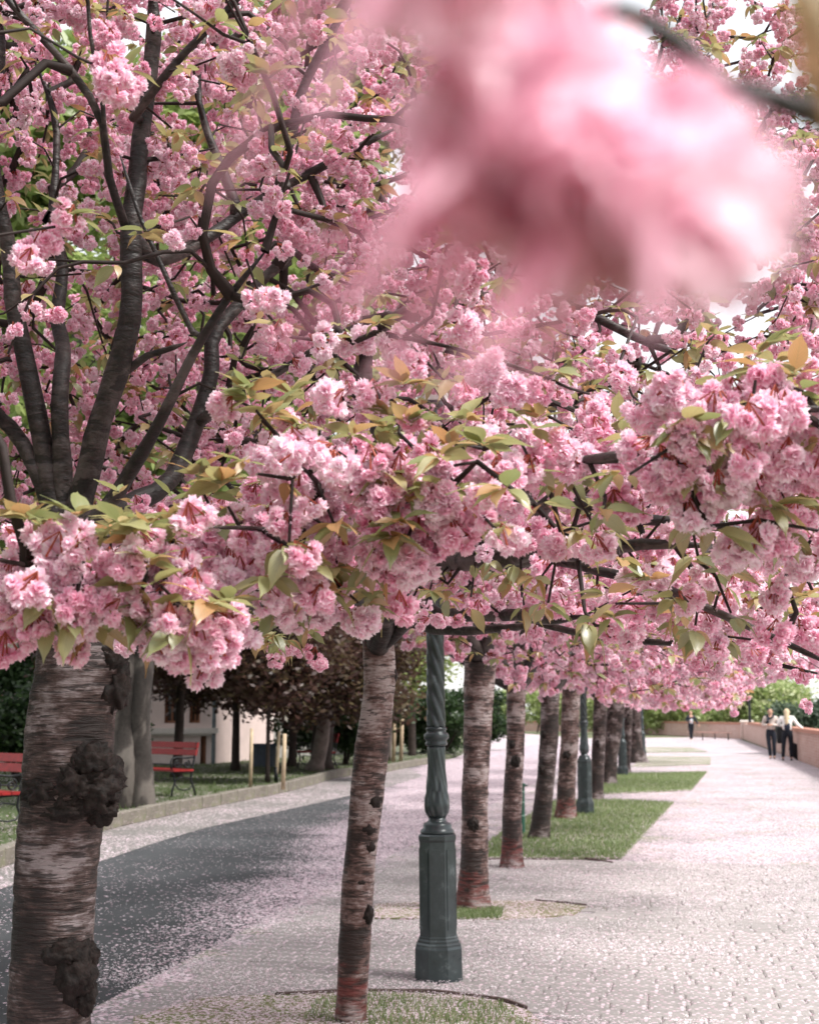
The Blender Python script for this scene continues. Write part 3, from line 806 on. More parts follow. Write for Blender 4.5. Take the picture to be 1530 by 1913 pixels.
L(A(D2, (706, 1205), (700, 1080), (690, 930), (680, 760), (678, 640), (760, 590, D2 - .4), (860, 560, D2 - .6), (960, 552, D2 - .8), (1100, 505, D2 - 1.)), .070, .030)
L(A(D2, (680, 660), (720, 600, D2), (820, 520, D2 + .2), (900, 440, D2 + .3), (1000, 300, D2 + .3)), .040, .014)
L(A(D2, (690, 900), (620, 760, D2 - .3), (560, 640, D2 - .4), (640, 560, D2 - .6), (740, 480, D2 - .9), (830, 430, D2 - 1.)), .030, .009)
L(A(D2, (900, 560, D2 - .7), (1000, 560, D2 - .8), (1090, 585, D2 - .9), (1180, 625, D2 - 1.), (1275, 662, D2 - 1.1)), .030, .016)
L(A(D2, (700, 1120), (780, 960, D2 + .3), (880, 860, D2 + .5), (1040, 760, D2 + .8), (1200, 650, D2 + 1.)), .040, .01)
L(A(D2, (705, 1190), (600, 1080, D2 + .3), (480, 960, D2 + .5), (380, 850, D2 + .6)), .035, .01)
L(A(4, (930, 1050, 4.6), (1000, 1040, 4.2), (1100, 1030, 3.8), (1200, 1015, 3.6), (1330, 1020, 3.5)), .026, .014)
# boughs towards the camera
L(A(D2, (700, 1180), (680, 1120, 5.6), (660, 1040, 4.4), (620, 960, 3.5), (590, 900, 3.0), (560, 870, 2.85)), .030, .010)
L(A(3, (640, 1000, 3.9), (540, 990, 3.2), (450, 985, 2.9), (400, 985, 2.75)), .010, .004)
L(A(3, (640, 1000, 3.9), (720, 1000, 3.3), (760, 1010, 3.0)), .010, .005)
L(A(4, (860, 1048, 5.1), (930, 960, 4.1), (1000, 900, 3.4), (1100, 860, 3.0), (1200, 855, 2.85), (1300, 870, 2.75)), .022, .008)
L(A(3, (1100, 860, 3.0), (1220, 850, 2.9), (1290, 780, 2.8), (1400, 770, 2.7), (1570, 760, 2.6)), .010, .006)
L(A(3, (1000, 900, 3.4), (940, 850, 3.1), (860, 830, 2.95)), .008, .004)
c2 = T2.top
T2.att = dome((c2.x + .35, c2.y), 2.7, 2.05, 2.9, 1250, rs, .3, .12)
def keep2(p, rs=rs):
    u, v, d = proj(np.array([tuple(p)]))
    if u[0] < 760 and d[0] < D1 + 1.0 and v[0] < 1050: return False          # that space belongs to the first tree
    if v[0] > 1215 and u[0] < 860: return False
    if 1330 < u[0] < 1430 and 440 < v[0] < 620: return False
    if d[0] < 3.0: return False
    if v[0] < -120 and rs.random() < .7: return False  # crown thinned out of view overhead so skylight reaches the blossom
    if v[0] < 900 and d[0] < D2 - 1 and rs.random() < .3: return False
    return low_ok(p)
T2.att = [p for p in T2.att if keep2(p)]
T2.att += pixbox(44, 380, 800, 860, 1130, 2.8, 3.4, rs, lambda x, y: not (x < 470 and y < 900))
T2.att += pixbox(12, 470, 760, 760, 860, 2.9, 3.3, rs)
T2.att += pixbox(52, 800, 1560, 800, 1010, 2.7, 3.4, rs, lambda x, y: y > 760 + (x < 900) * 60)
T2.att += pixbox(24, 1250, 1570, 700, 860, 2.6, 3.2, rs)
T2.att += pixbox(50, 1000, 1570, 960, 1170, 3.3, 4.2, rs)
T2.att += pixbox(26, 1250, 1570, 1110, 1210, 3.8, 4.8, rs)
T2.att += pixbox(50, 560, 1100, 1030, 1130, 4.2, 6.0, rs)
T2.att += pixbox(130, 1230, 1600, -60, 300, 6.4, 8.0, rs) + pixbox(80, 1400, 1600, 270, 600, 6.0, 7.6, rs)
T2.att += pixbox(12, 480, 590, 1150, 1200, 4.6, 5.0, rs)
T2.grow(tips=.0032, seed=2); T2.dress((2, 3), 7, .073, 2, .24, leafp=1, csize=.84, open_=.75)
T2.place(T2.C, CL_HI, GN_HI, 300, 'blossom_cluster', 'blossoms'); T2.place(T2.Lf, LEAVES, GN_LF, 300, 'leaf', 'leaves')

# ---- the row beyond
row = [  # base px, trunk points, radii px-free metres, labels
 ((883, 1700), [(883, 1700), (886, 1600), (888, 1480), (893, 1340), (897, 1235)], [.118, .108, .105, .112, .130], 'straight cherry trunk with tuft of grass at its foot, right behind the near lamp post', 300, 1, 2.5),
 ((955, 1622), [(955, 1622), (957, 1500), (962, 1400), (964, 1285)], [.105, .096, .092, .10], 'plain upright cherry with dark red foot between strewn petals and the green plot edging', 300, 1, 2.5),
 ((1008, 1570), [(1006, 1570), (1014, 1500), (1024, 1400), (1028, 1295)], [.115, .11, .115, .115], 'cherry trunk leaning right beside the green bollard, on the nearest green plot', 200, 1, 2.6),
 ((1058, 1533), [(1056, 1533), (1059, 1450), (1064, 1380), (1066, 1285)], [.14, .13, .135, .135], 'short reddish cherry trunk close in front of the second lamp post', 120, 0, 2.6),
 ((1113, 1496), [(1112, 1496), (1116, 1430), (1119, 1370), (1121, 1305)], [.13, .12, .12, .12], 'slim pale cherry trunk half hidden just behind the second lamp post', 0, 0, 2.7),
 ((1136, 1466), [(1134, 1466), (1139, 1410), (1146, 1360), (1152, 1306)], [.19, .17, .19, .2], 'cherry trunk with dark knots standing in front of the third lamp post', 0, 0, 2.8),
 ((1169, 1444), [(1168, 1444), (1171, 1390), (1173, 1345), (1173, 1312)], [.12, .11, .11, .12], 'thin cherry trunk just to the right behind the third lamp post', 0, 0, 2.8),
 ((1188, 1425), [(1188, 1425), (1187, 1395), (1186, 1360), (1184, 1325)], [.32, .22, .20, .20], 'furthest cherry of the row, broad at the foot, touching the fourth lamp post', 0, 0, 3.0)]
proto = None
for i, (bp, tpx, rd, lab, npart, hi, Rc) in enumerate(row):
    rs = random.Random(40 + i); b = G(*bp); D = depth(b)
    T = Tree('cherry_tree', b, lab)
    T.trunk(A(D, *tpx), rd, M_BARK2 if i in (0, 1, 3) else M_BARK, 10 + i, 1.28, 28,
            burls=[(at(tpx[1][0] + rs.uniform(-.3, .4) * rd[1] * FPX / D, tpx[2][1] + rs.uniform(-30, 60), D - rd[1] * .8), rs.uniform(.03, .055), (.9, 1, 1.3), 60 + i * 5 + k) for k in range(2 + (i > 4) * 2)])
    top = T.top
    nl = 7
    for k in range(nl):
        a = k * 2 * math.pi / nl + rs.uniform(-.3, .3); el = rs.uniform(.35, .8) if k % 2 else rs.uniform(.9, 1.25)
        Lh = rs.uniform(1.7, 2.3) if k % 2 else rs.uniform(2.0, 2.6)
        pts = [top - Vector((0, 0, .03))]
        for q in (.25, .5, .75, 1):
            rr = Lh * math.cos(el) * q; pts.append(top + Vector((math.cos(a) * rr, math.sin(a) * rr, Lh * math.sin(el) * (q ** .85) + rs.uniform(-.05, .05))))
        T.limb(pts, rd[-1] * .5, .012, .15)
    n = [800, 760, 700, 640, 560, 520, 480, 480][i]
    zlo = top.z - [.02, .10, .16, .12, .15, .1, .1, .15][i]
    T.att = dome((top.x + .3, top.y), Rc, zlo, 2.9, n, rs, .35, .1)
    def kp_(p):
        u, v, d = proj(np.array([tuple(p)])); return low_ok(p, 20) and not (u[0] < 700 and v[0] > 1080)
    T.att = [p for p in T.att if kp_(p)]
    T.grow(seg=.15, tips=.003, seed=i, maxlen=3.5); T.dress((2, 3), 5, .09, i, .14, .95 + .04 * i, .9)
    ms, ng = (CL_HI, GN_HI) if hi else (CL_LO, GN_LO)
    T.place(T.C, ms, ng, npart, 'blossom_cluster', 'blossoms'); T.place(T.Lf, LEAVES, GN_LF, npart // 2, 'leaf', 'leaves')

# the row continued behind the camera: unseen cherry, added for its shade
rs = random.Random(90); b = Vector((-1.9, -2.2, 0))
T = Tree('cherry_tree', b, 'unseen cherry continuing the row behind the camera, added for its shade')
T.trunk([b, b + Vector((.02, 0, 1)), b + Vector((0, .05, 2.0))], [.15, .13, .15], M_BARK, 33, 1.2, 24); top = T.top
for k in range(7):
    a = k * .9 + .2; T.limb([top - Vector((0, 0, .03))] + [top + Vector((math.cos(a) * 1.5 * q_, math.sin(a) * 1.5 * q_, (1.0 + .9 * (k % 2)) * q_)) for q_ in (.3, .65, 1)], .06, .012, .15)
T.att = [p for p in dome((b.x, b.y), 2.6, 2.05, 2.9, 560, rs, .35, .1) if p.y < .1 or depth(p) < -.2]
T.grow(seg=.15, tips=.003, seed=9, maxlen=3.5); T.dress((2, 3), 5, .09, 9, .1, 1.2, .9)
T.place(T.C, CL_LO, GN_LO, 0, 'blossom_cluster', 'blossoms'); T.place(T.Lf, LEAVES, GN_LF, 0, 'leaf', 'leaves')

# ------------------------------------------------------------------ blurred spray of blossom right in front of the lens
def centre_mesh(me):
    n = len(me.vertices); a = np.zeros(n * 3, np.float32); me.vertices.foreach_get('co', a); a = a.reshape(-1, 3); a -= a.mean(0); me.vertices.foreach_set('co', a.ravel()); me.update(); return me
M_SOFT = petal_mat('pale_blossom_petal', (.86, .40, .55), (.94, .62, .73), (.96, .76, .83), .65)
FM = [centre_mesh(cluster_mesh(900 + i, 1, 34, True, 'blossom', .0212)) for i in range(4)]
for me_ in FM: me_.materials.clear(); me_.materials.append(M_SOFT); me_.materials.append(M_SOFT)
K = .95
spray = tag(empty('blossom_spray', at(1800, 400, .50)), 'blurred pink blossom spray hanging from a dark twig close to the lens, top right', 'blossom spray')
sb = spray.location
tw = [(1040, 40, .50), (1120, 22, .50), (1180, 26, .50), (1250, 68, .50), (1300, 110, .50), (1352, 158, .50), (1400, 172, .50), (1470, 195, .50), (1560, 240, .50), (1800, 400, .50)]
TW = [at(*p) - sb for p in catmull([Vector(p) for p in tw], 20)]
mb = MB(); mb.tube(TW, [.0030 + .0020 * min(1, i / 40) for i in range(len(TW))], 8)
mb.build('twig', M_LIMB, spray, smooth=True)
fl = [(870, 250, .30), (1010, 240, .31), (930, 345, .30), (1090, 330, .29), (1180, 400, .285), (1300, 395, .30), (1070, 400, .30), (1345, 420, .31), (880, 330, .31), (1190, 290, .31), (1020, 330, .30), (1250, 420, .29), (1240, 340, .33), (960, 180, .32), (1000, 300, .35), (1120, 260, .36), (1180, 350, .35), (1280, 350, .36), (900, 300, .36), (1080, 180, .36)]
for i, p in enumerate(fl):
    c = at(p[0] + 28, p[1] - 12, p[2] * K); dn = ((Vector(cam.location) - c).normalized() + Vector((rs.gauss(0, .45), rs.gauss(0, .45), rs.gauss(-.9, .3)))).to_track_quat('Z', 'Y').to_euler()
    link('blossom', FM[i % 4], spray, c - sb, dn)
    if i not in (3, 5): continue
    mb = MB(); a = at(1185 if p[0] < 1240 else 1352, 40 if p[0] < 1240 else 165, .50) - sb; mb.tube([a, (a + (c - sb)) / 2 + Vector((0, 0, .003)), c - sb], [.0011, .0009, .0013], 6)
    mb.build('stalk', M_CALYX, spray, smooth=True)
spray2 = tag(empty('blossom_spray', at(760, -420, .30 * K)), 'blurred deep pink blossoms dipping in at the top edge above the larger blurred spray', 'blossom spray')
sb = spray2.location
mb = MB(); mb.tube([at(760, -420, .30 * K) - sb, at(800, -250, .29 * K) - sb, at(840, -160, .28 * K) - sb], [.002, .0015, .001], 8); mb.build('twig', M_TWIG, spray2, smooth=True)
for i, p in enumerate([(690, -110, .28), (830, -100, .27), (960, -150, .29)]):
    link('blossom', FM[i % 4], spray2, at(p[0], p[1], p[2] * K) - sb, (math.pi, 0, i))
lf = leaf_mesh(77, L=.085, W=.04, droop=.6, stalk=.01, name='near_leaf'); me_l = lf
o = tag(link('near_leaf', lf, None, at(1640, -230, .30), (0, 0, 0)), 'large olive leaf, blurred, reaching down into the top right corner', 'leaf')
dv = (at(1610, 110, .29) - at(1640, -230, .30)).normalized(); nrm = (Vector(cam.location) - at(1500, 0, .3)).normalized()
yv = nrm.cross(dv).normalized(); o.rotation_euler = Matrix((dv, yv, dv.cross(yv))).transposed().to_euler()

# ------------------------------------------------------------------ lamp posts
m, t = newmat('dark_green_cast_iron'); N = NT(t); c = N.n('ShaderNodeTexCoord').outputs['Object']
f = N.noise(c, 9, 6, .7); N.out(N.principled(N.ramp(f, [(.3, (.018, .027, .030)), (.58, (.036, .052, .055)), (.76, (.15, .18, .185))]), N.ramp(f, [(.3, (.25, .25, .25)), (.8, (.42, .42, .42))]), f, .25, .004, .25, .8)); M_IRON = m  # palest tone of the ramp lightened to paint in silvery highlights
M_GLASS = plain('frosted_lantern_glass', (.7, .7, .68), .3, .05)
def lamp_post(base, label):
    r = tag(empty('street_lamp', base), label, 'street lamp', 'lamp posts between the cherry trees')
    def octa(name, prof, flut=0):
        mb = MB(); mb.lathe(prof, 8, phase=math.pi / 8); return mb.build(name, M_IRON, r)
    octa('plinth', [(.155, 0), (.155, .012), (.150, .015), (.147, .19), (.142, .205), (.142, .215), (.130, .225), (.130, .237), (.122, .245), (.122, .255), (.116, .262)])
    mb = MB(); mb.lathe([(.116, .262), (.114, .80), (.120, .815), (.120, .835), (.108, .845)], 8, phase=math.pi / 8)
    for k in range(8):      # raised panels on the eight faces
        a = k * math.pi / 4; rr = .1065
        M3 = Matrix.Rotation(a, 3, 'Z'); c_ = M3 @ Vector((rr, 0, .53))
        mb.box(c_, (.006, .055, .46), M=M3)
    mb.build('pedestal', M_IRON, r)
    mb = MB(); mb.lathe([(.098, .845), (.102, .855), (.098, .868), (.084, .880), (.086, .895), (.080, .905), (.060, .915), (.052, .925), (.052, .94)], 28); mb.build('base_moulding', M_IRON, r, smooth=True)
    def leafy(rad, z, a):
        t = (z - .94) / .42
        return rad * (1 + (.10 * (1 - t) + .05) * (abs(math.sin(a * 4 + .9 * math.sin(t * 9))) - .5) + .035 * math.sin(a * 12 + t * 20))
    prof = []
    for i in range(30):
        t = i / 29; rad = np.interp(t, [0, .06, .16, .28, .5, .75, 1], [.050, .066, .074, .068, .058, .053, .052]); prof.append((float(rad), .94 + .42 * t))
    mb = MB(); mb.lathe(prof, 64, rfun=leafy); mb.build('acanthus_shaft', M_IRON, r, smooth=True)
    mb = MB(); mb.lathe([(.052, 1.36), (.066, 1.365), (.068, 1.378), (.062, 1.385), (.064, 1.395), (.074, 1.405), (.076, 1.425), (.070, 1.435), (.058, 1.442), (.058, 1.452), (.064, 1.458), (.062, 1.468), (.050, 1.474)], 32); mb.build('collar', M_IRON, r, smooth=True)
    def tw_(rad, z, a): return rad * (1 + .26 * (abs(math.sin((a * 6 + (z - 1.47) * 52) / 2)) ** .8 - .6))
    mb = MB(); mb.lathe([(float(np.interp(i / 140, [0, 1], [.053, .042])), 1.47 + 1.75 * i / 140) for i in range(141)], 48, rfun=tw_); mb.build('twisted_shaft', M_IRON, r, smooth=True)
    mb = MB(); mb.lathe([(.036, 3.22), (.055, 3.23), (.055, 3.26), (.03, 3.28), (.03, 3.42), (.07, 3.45), (.07, 3.47)], 16); mb.build('capital', M_IRON, r)
    mb = MB(); mb.lathe([(.09, 3.47), (.16, 3.82), (.16, 3.83)], 6); lg = mb.build('lantern', M_GLASS, r)
    mb = MB(); mb.lathe([(.18, 3.83), (.18, 3.85), (.06, 3.97), (.02, 4.05)], 6); mb.build('lantern_roof', M_IRON, lg)
    return r
lamps = [((820, 1832), 'near dark green lamp post with eight-sided base and twisted column beside the slender cherry'),
         ((1093, 1523), 'second lamp post along the row, standing on the nearest green plot'),
         ((1163, 1450), 'third lamp post, small, behind the cherry with dark knots'),
         ((1200, 1413), 'fourth and furthest lamp post, a thin dark line right of the last cherry trunk')]
l0 = None
for (px, py), lab in lamps:
    if l0 is None: l0 = lamp_post(G(px, py), lab)
    else:
        c = l0.copy(); COL.objects.link(c); c.location = G(px, py); c['label'] = lab
        for ch in list(l0.children):
            d_ = ch.copy(); COL.objects.link(d_); d_.parent = c
            for g in ch.children: e = g.copy(); COL.objects.link(e); e.parent = d_
l0.rotation_euler = (0, R_(-.5), R_(8))

# ------------------------------------------------------------------ green bollard by the fourth trunk
M_GRN = plain('green_plastic', (.03, .11, .075), .5, .25, 12, .1)
b = G(975, 1562); r = tag(empty('bollard', b), 'slim green post with pale bands and flat cap behind the upright cherry trunk', 'bollard')
mb = MB(); mb.lathe([(.040, 0), (.040, .62), (.036, .625)], 14); mb.build('post', M_GRN, r, smooth=False)
mb = MB(); mb.lathe([(.05, .625), (.055, .64), (.055, .655), (.03, .67)], 14); mb.box((.05, 0, .638), (.06, .05, .015)); mb.build('cap', M_GRN, r)
for z in (.25, .42, .55):
    mb = MB(); mb.lathe([(.0425, z), (.0425, z + .018)], 14); mb.build('band', plain('pale_band', (.22, .36, .30), .6), r)

# ------------------------------------------------------------------ benches
M_RED = plain('red_painted_boards', (.24, .010, .010), .55, .35, 14, .2, spec=.4)
M_BLK = plain('black_cast_iron', (.012, .013, .015), .45, .3, 20, .2)
def spiral(cx, cz, r, turns, a0, sgn=1, n=22):
    return [(cx + sgn * r * (1 - .75 * i / n) * math.cos(a0 + turns * 2 * math.pi * i / n), cz + r * (1 - .75 * i / n) * math.sin(a0 + turns * 2 * math.pi * i / n)) for i in range(n + 1)]
def bench(base, rz, label, W=1.5):
    r = tag(empty('park_bench', base, rz), label, 'bench', 'red benches on the lawn')
    # x along the bench, -y is the front
    for k, y_ in enumerate((-.20, -.06, .08)):
        mb = MB(); mb.box((0, y_, .44), (W, .13, .035)); mb.build('seat_board', M_RED, r)
    M3 = Matrix.Rotation(R_(-14), 3, 'X')
    for z in (.74, .86):
        mb = MB(); mb.box((0, .20 + (z - .74) * .25, z), (W, .03, .105), M=M3); mb.build('back_board', M_RED, r)
    for s_ in (-1, 1):
        x = s_ * (W / 2 - .06); mb = MB()
        T_ = lambda L, rad=.014: mb.tube([(x, p[0], p[1]) for p in L], rad, 6)
        T_([(-.26, 0), (-.25, .10), (-.20, .22), (-.22, .36), (-.26, .42)], .020)
        T_([(.24, 0), (.20, .12), (.13, .28), (.15, .42), (.19, .62), (.24, .92)], .020)
        T_([(-.26, .42), (-.1, .405), (.15, .42)], .018)
        T_([(.19, .66), (.02, .645), (-.16, .665), (-.27, .64), (-.30, .56), (-.27, .46)], .016)
        T_(spiral(-.15, .54, .075, 1.3, 1.2)); T_(spiral(.04, .54, .075, 1.3, 1.9, -1)); T_([(-.22, .25), (-.08, .33), (.1, .3)], .012)
        T_([(-.20, .22), (-.12, .12), (0, .1), (.12, .12), (.17, .2)], .012)
        mb.build('side_frame', M_BLK, r, smooth=True)
    mb = MB(); mb.tube([(-W / 2 + .06, .16, .52), (W / 2 - .06, .16, .52)], .012, 6); mb.build('back_rail', M_BLK, r)
    return r
bench(G(296, 1484, .15), R_(-36), 'red slatted bench with scrolled black iron arms, right of the grey tree trunk', 1.7)
bench(G(-40, 1545, .15), R_(-34), 'red bench with black iron side cut by the left edge of the picture')
bench(G(594, 1437, .15), R_(-52), 'small distant red bench between the leaning dark trunk and the slender cherry')

# ------------------------------------------------------------------ background trees
def leaf_cloud(blobs, n, size, rs_, clump=.35, per=26, flat=.6):
    """many leaf-sized faces gathered into small clumps spread through ellipsoids"""
    V = np.zeros((n * 4, 3), np.float32); T = np.zeros(n * 4, np.float32)
    nb = len(blobs); vol = np.array([b_[3] * b_[4] * b_[5] for b_ in blobs]) ** .8; vol /= vol.sum()
    ncl = max(1, n // per)
    bi = rs_.choice(nb, ncl, p=vol); B = np.array(blobs)[bi]
    d = rs_.normal(size=(ncl, 3)); d /= np.linalg.norm(d, axis=1)[:, None]
    rad = rs_.uniform(.35, 1.0, ncl) ** .5 * rs_.uniform(.85, 1.08, ncl)
    C = B[:, :3] + d * B[:, 3:6] * rad[:, None]
    ci = np.repeat(np.arange(ncl), per)[:n]; ci = np.pad(ci, (0, n - len(ci)), mode='edge')
    p = C[ci] + rs_.normal(size=(n, 3)) * clump * np.array([1, 1, flat])
    a = rs_.normal(size=(n, 3)); a[:, 2] *= .6; a /= np.linalg.norm(a, axis=1)[:, None]
    b = rs_.normal(size=(n, 3)); b -= (a * b).sum(1)[:, None] * a; b /= np.linalg.norm(b, axis=1)[:, None]
    s_ = size * rs_.uniform(.6, 1.35, n)[:, None]
    V[0::4] = p - a * s_; V[1::4] = p + b * s_ * .45; V[2::4] = p + a * s_; V[3::4] = p - b * s_ * .45
    tt = rs_.uniform(0, 1, ncl)[ci] * .5 + rs_.uniform(0, .5, n); T[:] = np.repeat(tt, 4)
    return V, np.arange(n * 4).reshape(n, 4), T
def bg_tree(name, base, label, cat, trunkpts, r0, blobs, n, size, mat, bark, group=None, clump=.35, seed=0, limbs=6):
    """blobs relative to base: x,y,z,rx,ry,rz"""
    rr = np.random.RandomState(seed); r = tag(empty(name, base), label, cat, group); q = random.Random(seed)
    if trunkpts:
        P = catmull([Vector(p) for p in trunkpts], .25); mb = MB()
        mb.tube(P, [r0 * (1.35 if i == 0 else 1) * (1 - .55 * i / len(P)) * (1 + .12 * noise.noise(P[i] * 2)) for i in range(len(P))], 14); mb.build('trunk', bark, r, smooth=True)
        mb = MB()
        for k in range(limbs):
            b_ = blobs[k % len(blobs)]; a = P[int(len(P) * q.uniform(.55, .95))]; e = Vector(b_[:3]) + Vector((q.uniform(-.6, .6) * b_[3], q.uniform(-.6, .6) * b_[4], q.uniform(-.2, .6) * b_[5]))
            mb.tube([a, (a + e) / 2 + Vector((0, 0, q.uniform(0, .4))), e], [r0 * .4, r0 * .25, r0 * .07], 7)
        mb.build('branches', bark, r, smooth=True)
    V, F, T = leaf_cloud(blobs, n, size, rr, clump)
    o = link('crown', mesh_np('crown', V, F, mat, tint=T), r); return r
def blobs_round(cx, cy, cz, R, H, k, q):
    out = []
    for i in range(k):
        a = q.uniform(0, 6.28); rr = R * q.uniform(.2, .75); z = q.uniform(-.5, .5) * H
        sc = math.sqrt(max(.2, 1 - (abs(z) / (H * .62)) ** 2))
        out.append((cx + math.cos(a) * rr * sc, cy + math.sin(a) * rr * sc, cz + z, R * q.uniform(.3, .5), R * q.uniform(.3, .5), R * q.uniform(.22, .4)))
    return out
q = random.Random(4)
# tall bright trees glimpsed through the cherry crowns
for i, (px, dd, H, lab) in enumerate([(-60, 26, 15, 'tall bright green tree behind the left cherry, at the left edge'), (250, 31, 17, 'tall bright green tree seen through the top left blossom'),
                                     (600, 36, 21, 'tall leafy tree showing green gaps left of the blurred blossoms')]):
    b = at(px, 1400, dd); b.z = .15
    bg_tree('leafy_tree', b, lab, 'tree', [(0, 0, 0), (.1, 0, 2.5), (0, .1, 5), (.1, 0, H * .75)], .28, blobs_round(0, 0, H * .62, 3.6 + .9 * (i > 1), H * .66, 18, q), 34000, .17, M_GREEN, M_DKBARK, 'tall green trees behind the blossom', .4, 20 + i)
for i, (x, y_, lab) in enumerate([(-8.6, 3.5, 'unseen evergreen added for shade, left of the road beside the camera'), (-9.2, 9.0, 'unseen evergreen added for shade, left of the road just outside the view'), (-7.5, -3.5, 'unseen evergreen added for shade, left of the road behind the camera')]):  # unseen evergreens, added left of the view to darken the trunks' left sides
    bg_tree('shade_evergreen', (x, y_, .15), lab, 'tree', [(0, 0, 0), (0, 0, 3), (0, 0, 8)], .3, blobs_round(0, 0, 6.0, 2.2, 9, 16, q), 9000, .2, M_DKGREEN, M_DKBARK, 'unseen evergreens added for shade', .4, 120 + i)
# weeping bright tree behind the near lamp post
b = G(770, 1420); bg_tree('weeping_tree', b, 'bright green drooping tree in the gap beside the twisted lamp column', 'tree', [(0, 0, 0), (0, 0, 2), (.1, 0, 4.5)], .14,
    [(q.uniform(-1.6, 2.2), q.uniform(-1, 1), q.uniform(2.7, 5.4), .8, .8, .8) for _ in range(16)], 16000, .10, M_GREEN, M_DKBARK, None, .28, 31)
# dark red-leaved trees over the lawn
for i, (px, py, H, R, n, lean, r0, lab) in enumerate([
    (440, 1440, 4.6, 2.3, 26000, 0.0, .11, 'dark red-leaved tree with thin upright trunk in front of the pink house corner'),
    (588, 1441, 5.2, 2.2, 24000, .5, .20, 'dark red-leaved tree with thick leaning split trunk right of the pale stakes'),
    (500, 1462, 3.6, 1.3, 12000, 0.0, .05, 'small dark red-leaved tree tied between the pale stakes'),
    (330, 1452, 5.0, 2.4, 22000, .1, .12, 'dark red-leaved tree spreading in front of the upper windows of the pink house'),
    (545, 1432, 4.8, 2.0, 16000, .1, .12, 'dark red-leaved tree with short dark trunk behind the pale stakes')]):
    b = G(px, py, .15); s_ = depth(b) / FPX
    low = EYE + (1334 - 1345) * s_ - .15 + (.25 if i == 2 else 0)
    bl = [(q.uniform(-.85, .85) * R, q.uniform(-.7, .7) * R, low + .50 + q.uniform(0, 1) ** 1.0 * (H - low), R * .42, R * .42, R * .30) for _ in range(22)]
    bg_tree('red_leaved_tree', b, lab, 'tree', [(0, 0, 0), (lean * .35, 0, low * .6), (lean * .6, 0, low + .8), (lean, 0, H * .8)], r0, bl, int(n * 1.9), .078, M_PURPLE, M_GREYBARK if i == 1 else M_DKBARK, 'dark red-leaved trees on the lawn', .24, 50 + i)
# grey plane-like double trunk behind the left cherry
b = G(248, 1508, .15); D = depth(b); s_ = D / FPX
r = tag(empty('grey_trunked_tree', b), 'broad grey flaking tree trunk, forked low, right behind the burled cherry', 'tree')
def tr(pts, rad, seed, nm, mat):
    P = catmull([at(x, y, D + dz) - b for x, y, dz in pts], .06); V = []; F = []; NS = 26
    for i, p in enumerate(P):
        rr = float(np.interp(i / (len(P) - 1), np.linspace(0, 1, len(rad)), rad))
        for k in range(NS):
            a = 2 * math.pi * k / NS; qd = Vector((math.cos(a), math.sin(a), 0)); m_ = 1 + .16 * noise.noise(Vector((qd.x * 1.5, qd.y * 1.5, p.z * .9 + seed))) + .06 * noise.noise(Vector((qd.x * 5, qd.y * 5, p.z * 5 + seed)))
            V.append(tuple(p + qd * rr * m_))
    for i in range(len(P) - 1):
        for k in range(NS): F.append([i * NS + k, i * NS + (k + 1) % NS, (i + 1) * NS + (k + 1) % NS, (i + 1) * NS + k])
    link(nm, mesh_np(nm, np.array(V), F, mat, smooth=True), r)
m, t = newmat('flaking_plane_bark'); N = NT(t); c = N.n('ShaderNodeTexCoord').outputs['Object']
f1 = N.noise(N.map(c, (2.2, 2.2, .9)), 2.2, 4, .5, .6); f2 = N.noise(c, 22, 5, .7)
N.out(N.principled(N.mix(.3, N.ramp(f1, [(.40, (.02, .017, .015)), (.50, (.045, .038, .034)), (.60, (.13, .115, .10))]), N.ramp(f2, [(.3, (.03, .025, .022)), (.7, (.11, .095, .085))])), .85, f1, .6, .03)); M_PLANE = m
tr([(222, 1512, 0), (228, 1440, 0), (236, 1350, .1), (240, 1240, .1), (232, 1100, .2), (200, 900, .3), (150, 600, .3)], [.32, .26, .25, .26, .25, .2, .15], 1, 'trunk', M_PLANE)
tr([(268, 1508, -.05), (266, 1440, 0), (264, 1350, 0), (268, 1240, 0), (290, 1100, 0), (340, 900, 0), (400, 640, .2)], [.20, .155, .16, .17, .16, .13, .1], 5, 'second_stem', M_PLANE)
V, F, T = leaf_cloud([(q.uniform(-2.5, 2.5), q.uniform(-2, 2), q.uniform(4.5, 9.5), 1.0, 1.0, .8) for _ in range(16)], 14000, .13, np.random.RandomState(9), .4)
link('crown', mesh_np('crown', V, F, M_GREEN, tint=T), r)

# stakes
M_STAKE = plain('pale_wood_stake', (.42, .33, .22), .8, .25, 12, .4)
for (px, y0, y1, w_, lab) in [(468, 1472, 1362, .035, 'pale wooden tree stake, leftmost of three on the lawn'), (516, 1462, 1368, .034, 'pale wooden tree stake with dark sleeved foot, middle of three'),
                              (529, 1475, 1372, .04, 'pale wooden tree stake, thickest and rightmost of three on the lawn')]:
    b = G(px, y0, .15); h = (y0 - y1) * depth(b) / FPX; r = tag(empty('tree_stake', b), lab, 'stake', 'tree stakes on the lawn')
    mb = MB(); lean = rnd.uniform(0, .03)
    mb.tube([(0, 0, 0), (lean * h, 0, h * .5), (lean * 2 * h, 0, h)], [w_, w_, w_ * .9], 10); mb.build('pole', M_STAKE, r, smooth=True)
    if px == 516: mb = MB(); mb.tube([(0, 0, 0), (0, 0, .32)], w_ * 1.25, 10); mb.build('sleeve', M_BLK, r, smooth=True)
b = G(735, 1427, .1); sc = depth(b) / FPX; r = tag(empty('tree_guard', b), 'wooden stake frame with crossbar round a young tree, right of the slender cherry', 'tree guard')
hh = (1427 - 1318) * sc
for x, y_ in ((0, 0), (14 * sc, 0), (-22 * sc, .5)):
    mb = MB(); mb.tube([(x, y_, 0), (x + .05, y_, hh)], .055, 8); mb.build('stake', M_STAKE, r, smooth=True)
